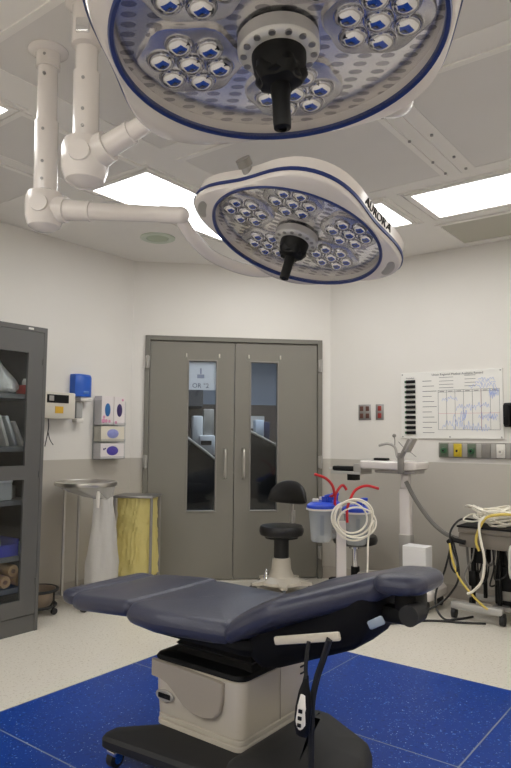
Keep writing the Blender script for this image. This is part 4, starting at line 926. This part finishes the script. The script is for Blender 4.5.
def canister(l, f, zb, label):
    p = SQ(l, f, zb)
    t = thing('suction_canister', label, 'canister', p, 0, 'suction canisters on the stand')
    MB().lathe([(.001, .0), (.05, .0), (.056, .008), (.07, .178), (.076, .183), (.076, .19), (.07, .19), (.066, .18), (.052, .012), (.001, .006)], n=40, cap=False).deform(lambda p: p*KS).build('jar', M['canister'], t)
    ld = MB().lathe([(.079, .182), (.081, .19), (.078, .2), (.06, .212), (.03, .218), (.001, .218)], n=40).deform(lambda p: p*KS).build('lid', M['lidblue'], t)
    q = A_*.02; w = A_*-.03
    MB().cyl((q.x, q.y, .21), (q.x, q.y, .245), .017).cyl((q.x+A_.x*.03, q.y+A_.y*.03, .21), (q.x+A_.x*.03, q.y+A_.y*.03, .245), .012).tube([(q.x, q.y, .243), (q.x+A_.x*.02, q.y+A_.y*.02, .25), (q.x+A_.x*.045, q.y+A_.y*.045, .25)], .009, 8).deform(lambda p: p*KS).build('port', M['lidblue'], ld)
    MB().box((w.x, w.y, .225), (.035, .02, .018), rz=.65, bev=.004).deform(lambda p: p*KS).build('tab', M['whitep'], ld)
    MB().box((A_.x*.0-B_.x*.0625, -B_.y*.0625, .095), (.02, .002, .11), rz=.65, mtx=Matrix.Rotation(.65, 4, 'Z') @ Matrix.Rotation(radians(4.8), 4, 'X')).deform(lambda p: p*KS).build('scale_strip', mat('scale_grey', s2l(130, 134, 140), .5) if 'scale_grey' not in bpy.data.materials else bpy.data.materials['scale_grey'], t, smooth=False)
    MB().lathe([(.078, .172), (.083, .174), (.083, .182), (.078, .183)], n=40, cap=False).deform(lambda p: p*KS).build('holder_ring', M['whitep'], t)
canister(-.115, -.03, .62, 'suction canister with blue lid on the left of the white post')
canister(.085, -.0, .60, 'suction canister with blue lid right of post, behind the coiled tube')
canister(-.06, .14, .615, 'partly hidden clear canister between and behind the other two canisters')
# coiled ivory tube
cpts = []
for k in range(0, 4*14+1):
    a = 2*pi*k/14; q_ = k/14; r = .096+.015*sin(q_*2.3+.5); ox = .052+.018*sin(q_*1.9); oz = .752+.014*cos(q_*2.6)
    cpts.append(SQ(ox+r*cos(a)*1.04, -.125+.006*q_, oz+r*sin(a)*(.93-.08*sin(q_*1.3))))
cpts += [SQ(.138, -.125, .70), SQ(.13, -.12, .62), SQ(.127, -.12, .5), SQ(.122, -.12, .42), SQ(.12, -.1, .36), SQ(.10, -.06, .31), SQ(.1, -.02, .29)]
o = MB().tube(cpts, .0064, 8, 4).build('coiled_tubing', M['tube_w']); tag(o, 'ivory suction tube coiled in loops over the white post', 'tubing')
def wtube(name, pts, r, m, label, cat='tubing', group=None, sub=6):
    o = MB().tube(pts, r, 8, sub).build(name, M[m]); return tag(o, label, cat, group)
gr = 'red rubber tubes above the canisters'
wtube('red_tube', [SQ(-.07, -.03, .865), SQ(-.045, -.05, .88), SQ(-.055, -.05, .93), SQ(-.095, -.05, .97), SQ(-.155, -.05, .99)], .0092, 'tube_r', 'red rubber tube arching up to the left from the left canister', group=gr)
wtube('red_tube', [SQ(-.04, -.045, .80), SQ(-.035, -.05, .88), SQ(.0, -.05, .93), SQ(.025, -.05, .905)], .0092, 'tube_r', 'short red rubber tube bent in a hook above the white post', group=gr)
wtube('red_tube', [SQ(.02, -.11, .735), SQ(.018, -.115, .80), SQ(.035, -.1, .85), SQ(.07, -.07, .905), SQ(.13, -.07, .93), SQ(.2, -.07, .915)], .0092, 'tube_r', 'red rubber tube bending to the right above the coiled tubing', group=gr)

# ------------------------------------------------------------------ white workstation cart
wc = thing('mobile_workstation', 'white mobile workstation cart with slim column and small side tray', 'cart', (-2.0, 4.45, 0))
ctop = [(-2.31, 4.30), (-1.86, 4.30), (-1.86, 4.60), (-2.31, 4.60)]
mb = MB(); mb.loft([[V((p.x, p.y, z)) for p in rpoly(ctop, .05, i)] for i, z in ((.02, .962), (.004, .972), (0, .99), (.0, 1.015), (.008, 1.024), (.03, 1.026))]); mb.build('worktop', M['white'], wc, **W1)
MB().bx(-2.2, -1.88, 4.36, 4.54, .935, .964, .01).build('undertray', M['grey_l'], wc, **W1)
MB().bx(-2.03, -1.945, 4.41, 4.47, .36, .83, .012).bx(-2.02, -1.955, 4.42, 4.46, .8, .94, .008).build('column', M['white'], wc, **W1)
MB().bx(-2.035, -1.94, 4.405, 4.475, .0+.17, .5, .01).build('column_sleeve', M['grey_l'], wc, **W1)
mb = MB(); mb.loft([[V((p.x, p.y, z)) for p in rpoly([(-2.2, 4.26), (-1.74, 4.26), (-1.74, 4.62), (-2.2, 4.62)], .06, i)] for i, z in ((.01, .085), (0, .1), (0, .14), (.02, .165), (.06, .175))]); mb.build('base', M['white'], wc, **W1)
for x in (-2.15, -1.79):
    for y in (4.31, 4.57): MB().cyl((x-.011, y, .04), (x+.011, y, .04), .038, n=18).cyl((x, y, .045), (x, y, .09), .012).build('caster', M['blackr'], wc, **W1)
MB().tube([(-2.22, 4.24, .14), (-2.28, 4.25, .2), (-2.2, 4.25, .235), (-2.04, 4.3, .24), (-2.0, 4.38, .24)], .01, 8).build('foot_rail', M['grey_l'], wc, **W1)
tr = MB().bx(-2.55, -2.30, 4.32, 4.52, .918, .938, .004).tube([(-2.55, 4.32, .945), (-2.58, 4.36, .955), (-2.58, 4.48, .955), (-2.55, 4.52, .945)], .006, 8, 4).build('side_tray', M['silverp'], wc, **W1)
MB().bx(-2.355, -2.29, 4.32, 4.5, .93, 1.0, .006).build('tray_bracket', M['grey_l'], wc, **W1)
MB().bx(-2.43, -2.36, 4.36, 4.44, .87, .918, .004).build('tray_latch', M['black'], tr, **W1)
o = MB().box((-2.456, 4.38, .958), (.19, .08, .036), bev=.012).build('handpiece', M['black']); tag(o, 'black handpiece lying on the small steel side tray', 'handpiece')
o = MB().box((-2.17, 4.42, 1.035), (.11, .06, .018), bev=.008).build('mouse', M['black']); tag(o, 'black hand device lying on the white worktop', 'device')
th_ = thing('tablet_holder', 'grey angled clamp holder rising from the front of the white worktop', 'holder', (-1.955, 4.29, .97))
MB().bx(-.025, .025, -.012, .0, -.03, .12, .006).build('clamp', M['grey_p'], th_)
MB().box((.035, .0, .15), (.03, .03, .15), mtx=Matrix.Rotation(.5, 4, 'Y'), bev=.004).build('arm', M['grey_p'], th_)
MB().box((.075, -.0, .175), (.02, .08, .11), mtx=Matrix.Rotation(.5, 4, 'Y'), bev=.004).build('cradle', M['grey_l'], th_)
cb_ = thing('desk_arm', 'thin silver bent arm with round tip standing on the white worktop', 'arm', (-2.13, 4.5, 1.026))
MB().tube([(.1, -.02, .0), (.06, -.02, .03), (.04, -.02, .1), (-.02, -.02, .125), (-.09, -.02, .11)], .011, 8).build('arm', M['grey_l'], cb_)
MB().tube([(.06, 0, .14), (.1, 0, .1), (.16, 0, .06), (.2, 0, .03)], .003, 6).build('wire', M['grey_p'], cb_); MB().sphere((.035, -.02, .185), .015, n=12).tube([(.04, -.02, .1), (.04, -.02, .15), (.035, -.02, .18)], .004, 6).build('tip', M['grey_p'], cb_)
wtube('cart_hose', [(-1.97, 4.405, .88), (-1.9, 4.40, .76), (-1.8, 4.42, .62), (-1.7, 4.45, .53), (-1.6, 4.5, .49), (-1.52, 4.52, .48)], .016, 'hose_g', 'grey hose sagging from the white column to the equipment cart', 'hose')
o = MB().bx(-.085, .085, -.06, .06, 0, .27, .004).build('white_carton', M['paper'], smooth=False); place(o, (-1.86, 4.335, .176)); tag(o, 'plain white carton standing on the workstation base', 'carton')

# ------------------------------------------------------------------ equipment cart at the right edge
ec = thing('equipment_cart', 'low equipment cart with silver foot bar, black casters and cables at right', 'cart', (-1.35, 4.55, 0))
xa, xb_ = -1.60, -1.02; ya, yb2 = 4.33, 4.72
MB().bx(xa+.03, xb_, ya, yb2, .565, .60, .008).bx(xa+.03, xb_, ya+.01, yb2, .47, .565, .01).build('deck', mat('cart_taupe', s2l(128, 120, 110), .45), ec, **W1)
MB().bx(xa+.025, xb_+.005, ya-.006, yb2, .6, .612, .003).build('deck_mat', M['black'], ec, **W1)
MB().box((-1.45, 4.33, .085), (.34, .05, .05), rz=.0, bev=.012).build('foot_bar', M['silverp'], ec, **W1)
MB().box((-1.35, 4.69, .075), (.56, .045, .04), bev=.012).build('rear_bar', M['silverp'], ec, **W1)
for x, y in ((-1.60, 4.33), (-1.285, 4.33), (-1.6, 4.69), (-1.1, 4.69)): MB().cyl((x-.014, y, .033), (x+.014, y, .033), .033, n=18).box((x, y, .062), (.034, .045, .03), bev=.006).build('caster', M['blackr'], ec, **W1)
for x, y in ((-1.50, 4.42), (-1.32, 4.40), (-1.50, 4.67), (-1.10, 4.67)): MB().cyl((x, y, .08), (x, y, .48), .014, n=12).build('upright', M['black'], ec, **W1)
MB().bx(-1.36, -1.17, 4.42, 4.6, .11, .36, .008).bx(-1.33, -1.2, 4.43, 4.58, .36, .46, .01).build('power_unit', M['black'], ec, **W1)
MB().bx(-1.36, -1.17, 4.36, 4.69, .085, .11).build('lower_shelf', M['steel_d'], ec, smooth=False, **W1)
MB().bx(-1.52, -1.47, 4.38, 4.46, .21, .31, .01).cyl((-1.49, 4.4, .3), (-1.49, 4.4, .42), .016).build('hand_switch', M['black'], ec, **W1)
MB().tube([(-1.63, 4.34, .5), (-1.60, 4.335, .51), (-1.52, 4.335, .5)], .016, 8).cyl((-1.635, 4.34, .485), (-1.60, 4.34, .52), .022).build('hook', M['black'], ec, **W1)
mb = MB(); rnd = random.Random(5)
for k in range(9):
    x = -1.54+.045*k; y = 4.37+rnd.uniform(0, .08); L_ = rnd.uniform(.1, .26)
    bun = MB().tube([(x, y, .475), (x+rnd.uniform(-.02, .02), y-.01, .475-L_*.5), (x+rnd.uniform(-.03, .03), y, .475-L_), (x+.04, y+.02, .475-L_*.8), (x+.05, y+.02, .475)], rnd.choice((.006, .008, .01)), 6, 5)
    bun.build('hanging_cable', M['cord'] if k % 3 else M['hose_g'], ec, **W1)
MB().bx(-1.49, -1.40, 4.40, 4.5, .36, .47, .012).build('cable_reel', M['black'], ec, **W1)
MB().bx(-1.33, -1.22, 4.415, 4.42, .14, .2, .002).build('rating_label', M['grey_p'], ec, **W1)
mb = MB(); rnd = random.Random(9)
for k in range(22):
    cx, cy = -1.36+rnd.uniform(-.09, .09), 4.5+rnd.uniform(-.05, .05); r1, r2 = rnd.uniform(.08, .17), rnd.uniform(.06, .11); z = .62+.0042*k+rnd.uniform(0, .008); ph = rnd.uniform(0, 6)
    mb.tube([(cx+cos(a+ph)*r1*(1+.12*sin(3*a+k)), cy+sin(a+ph)*r2, z+.018*sin(2*a+k)+.012) for a in [2*pi*q/10 for q in range(10)]], .0055, 6, 4, closed=True)
o = mb.build('cable_pile', M['tube_w']); tag(o, 'tangled pile of white cables on top of the equipment cart', 'cables'); o['kind'] = 'thing'
wtube('green_cable', [(-1.24, 4.42, .66), (-1.18, 4.40, .665), (-1.12, 4.42, .65), (-1.08, 4.47, .655), (-1.12, 4.52, .665)], .008, 'grn_dk', 'grey green cable on top of the cart at right edge', 'cable')
wtube('yellow_tube', [(-1.2, 4.36, .705), (-1.28, 4.34, .705), (-1.37, 4.318, .68), (-1.42, 4.31, .60), (-1.44, 4.31, .52), (-1.42, 4.31, .46)], .009, 'tube_y', 'yellow tube draped over the front of the equipment cart', 'tubing')
wtube('yellow_tube', [(-1.62, 4.315, .49), (-1.60, 4.31, .38), (-1.55, 4.31, .26), (-1.47, 4.31, .17), (-1.40, 4.31, .11), (-1.37, 4.31, .095)], .008, 'tube_y', 'yellow tube slanting down from the black hook to the foot bar', 'tubing')
wtube('white_tube', [(-1.3, 4.34, .68), (-1.40, 4.312, .665), (-1.415, 4.3, .6), (-1.40, 4.3, .5), (-1.385, 4.3, .42), (-1.39, 4.3, .33), (-1.41, 4.3, .26), (-1.46, 4.3, .20), (-1.50, 4.3, .175)], .0085, 'tube_w', 'white tube hanging down the front of the equipment cart', 'tubing')
gk = 'black cords beside the equipment cart'
wtube('black_cord', [(-1.53, 4.6, .62), (-1.585, 4.44, .64), (-1.62, 4.33, .56), (-1.6, 4.32, .45), (-1.565, 4.31, .36), (-1.58, 4.31, .30), (-1.62, 4.32, .36), (-1.61, 4.32, .5)], .007, 'cord', 'black cord hanging in a tight loop from the cart hook', 'cord', gk)
wtube('black_cord', [(-1.6, 4.33, .5), (-1.57, 4.32, .38), (-1.56, 4.31, .27), (-1.6, 4.3, .18), (-1.68, 4.28, .09), (-1.8, 4.1, .02), (-1.95, 3.95, .008), (-2.15, 3.95, .008)], .007, 'cord', 'black cord curving from the cart to the floor behind the headrest', 'cord', gk)
wtube('black_cord', [(-1.61, 4.33, .5), (-1.66, 4.32, .3), (-1.71, 4.3, .17), (-1.7, 4.26, .07), (-1.63, 4.22, .01), (-1.56, 4.27, .008), (-1.5, 4.4, .008)], .007, 'cord', 'black cord looping out left of the cart down to the casters', 'cord', gk)
wtube('black_cord', [(-2.1, 3.75, .008), (-1.9, 3.86, .008), (-1.7, 4.12, .008), (-1.5, 4.22, .008), (-1.38, 4.29, .008)], .007, 'cord', 'black cord lying flat on the beige floor in front of the cart', 'cord', gk)
wtube('grey_lead', [(-1.46, 4.33, .47), (-1.47, 4.32, .40), (-1.50, 4.32, .35), (-1.52, 4.31, .28), (-1.49, 4.31, .22)], .005, 'hose_g', 'thin grey lead hanging under the cart deck', 'cable')
dr = MB().lathe([(.001, .32), (.07, .32), (.09, .335), (.098, .37), (.098, .5), (.09, .53), (.07, .545), (.001, .548)], c=(-1.11, 4.22, 0), n=40).build('side_canister', M['whitep'], ec, **W1)
MB().bx(-1.16, -1.06, 4.2, 4.34, .49, .52, .004).build('canister_bracket', M['steel_d'], dr, **W1)

# ------------------------------------------------------------------ camera, world, view
F, pit, roll, th = 643.27, .0803446, .0092362, .6498504
f = V((-sin(th)*cos(pit), cos(th)*cos(pit), sin(pit))); r = V((cos(th), sin(th), 0)); u = r.cross(f)
r2 = r*cos(roll)+u*sin(roll); u2 = u*cos(roll)-r*sin(roll)
cam = bpy.data.cameras.new('camera'); co = bpy.data.objects.new('camera', cam); COL.objects.link(co)
co.matrix_world = Matrix(((r2.x, u2.x, -f.x, 0), (r2.y, u2.y, -f.y, 0), (r2.z, u2.z, -f.z, 1.2), (0, 0, 0, 1)))
cam.sensor_width = 36; cam.sensor_fit = 'AUTO'; cam.lens = 36*F/768; cam.clip_start = .05
SC.camera = co
w = bpy.data.worlds.new('world'); SC.world = w; w.use_nodes = True
w.node_tree.nodes['Background'].inputs[0].default_value = (.05, .05, .05, 1); w.node_tree.nodes['Background'].inputs[1].default_value = .2
vs = SC.view_settings; SC.display_settings.display_device = 'sRGB'
vs.view_transform = 'Standard'; vs.look = 'None'; vs.gamma = 1; vs.use_curve_mapping = False; vs.exposure = -.56
try:
    SC.cycles.use_denoising = True; SC.cycles.max_bounces = 10; SC.cycles.transparent_max_bounces = 24
except Exception: pass
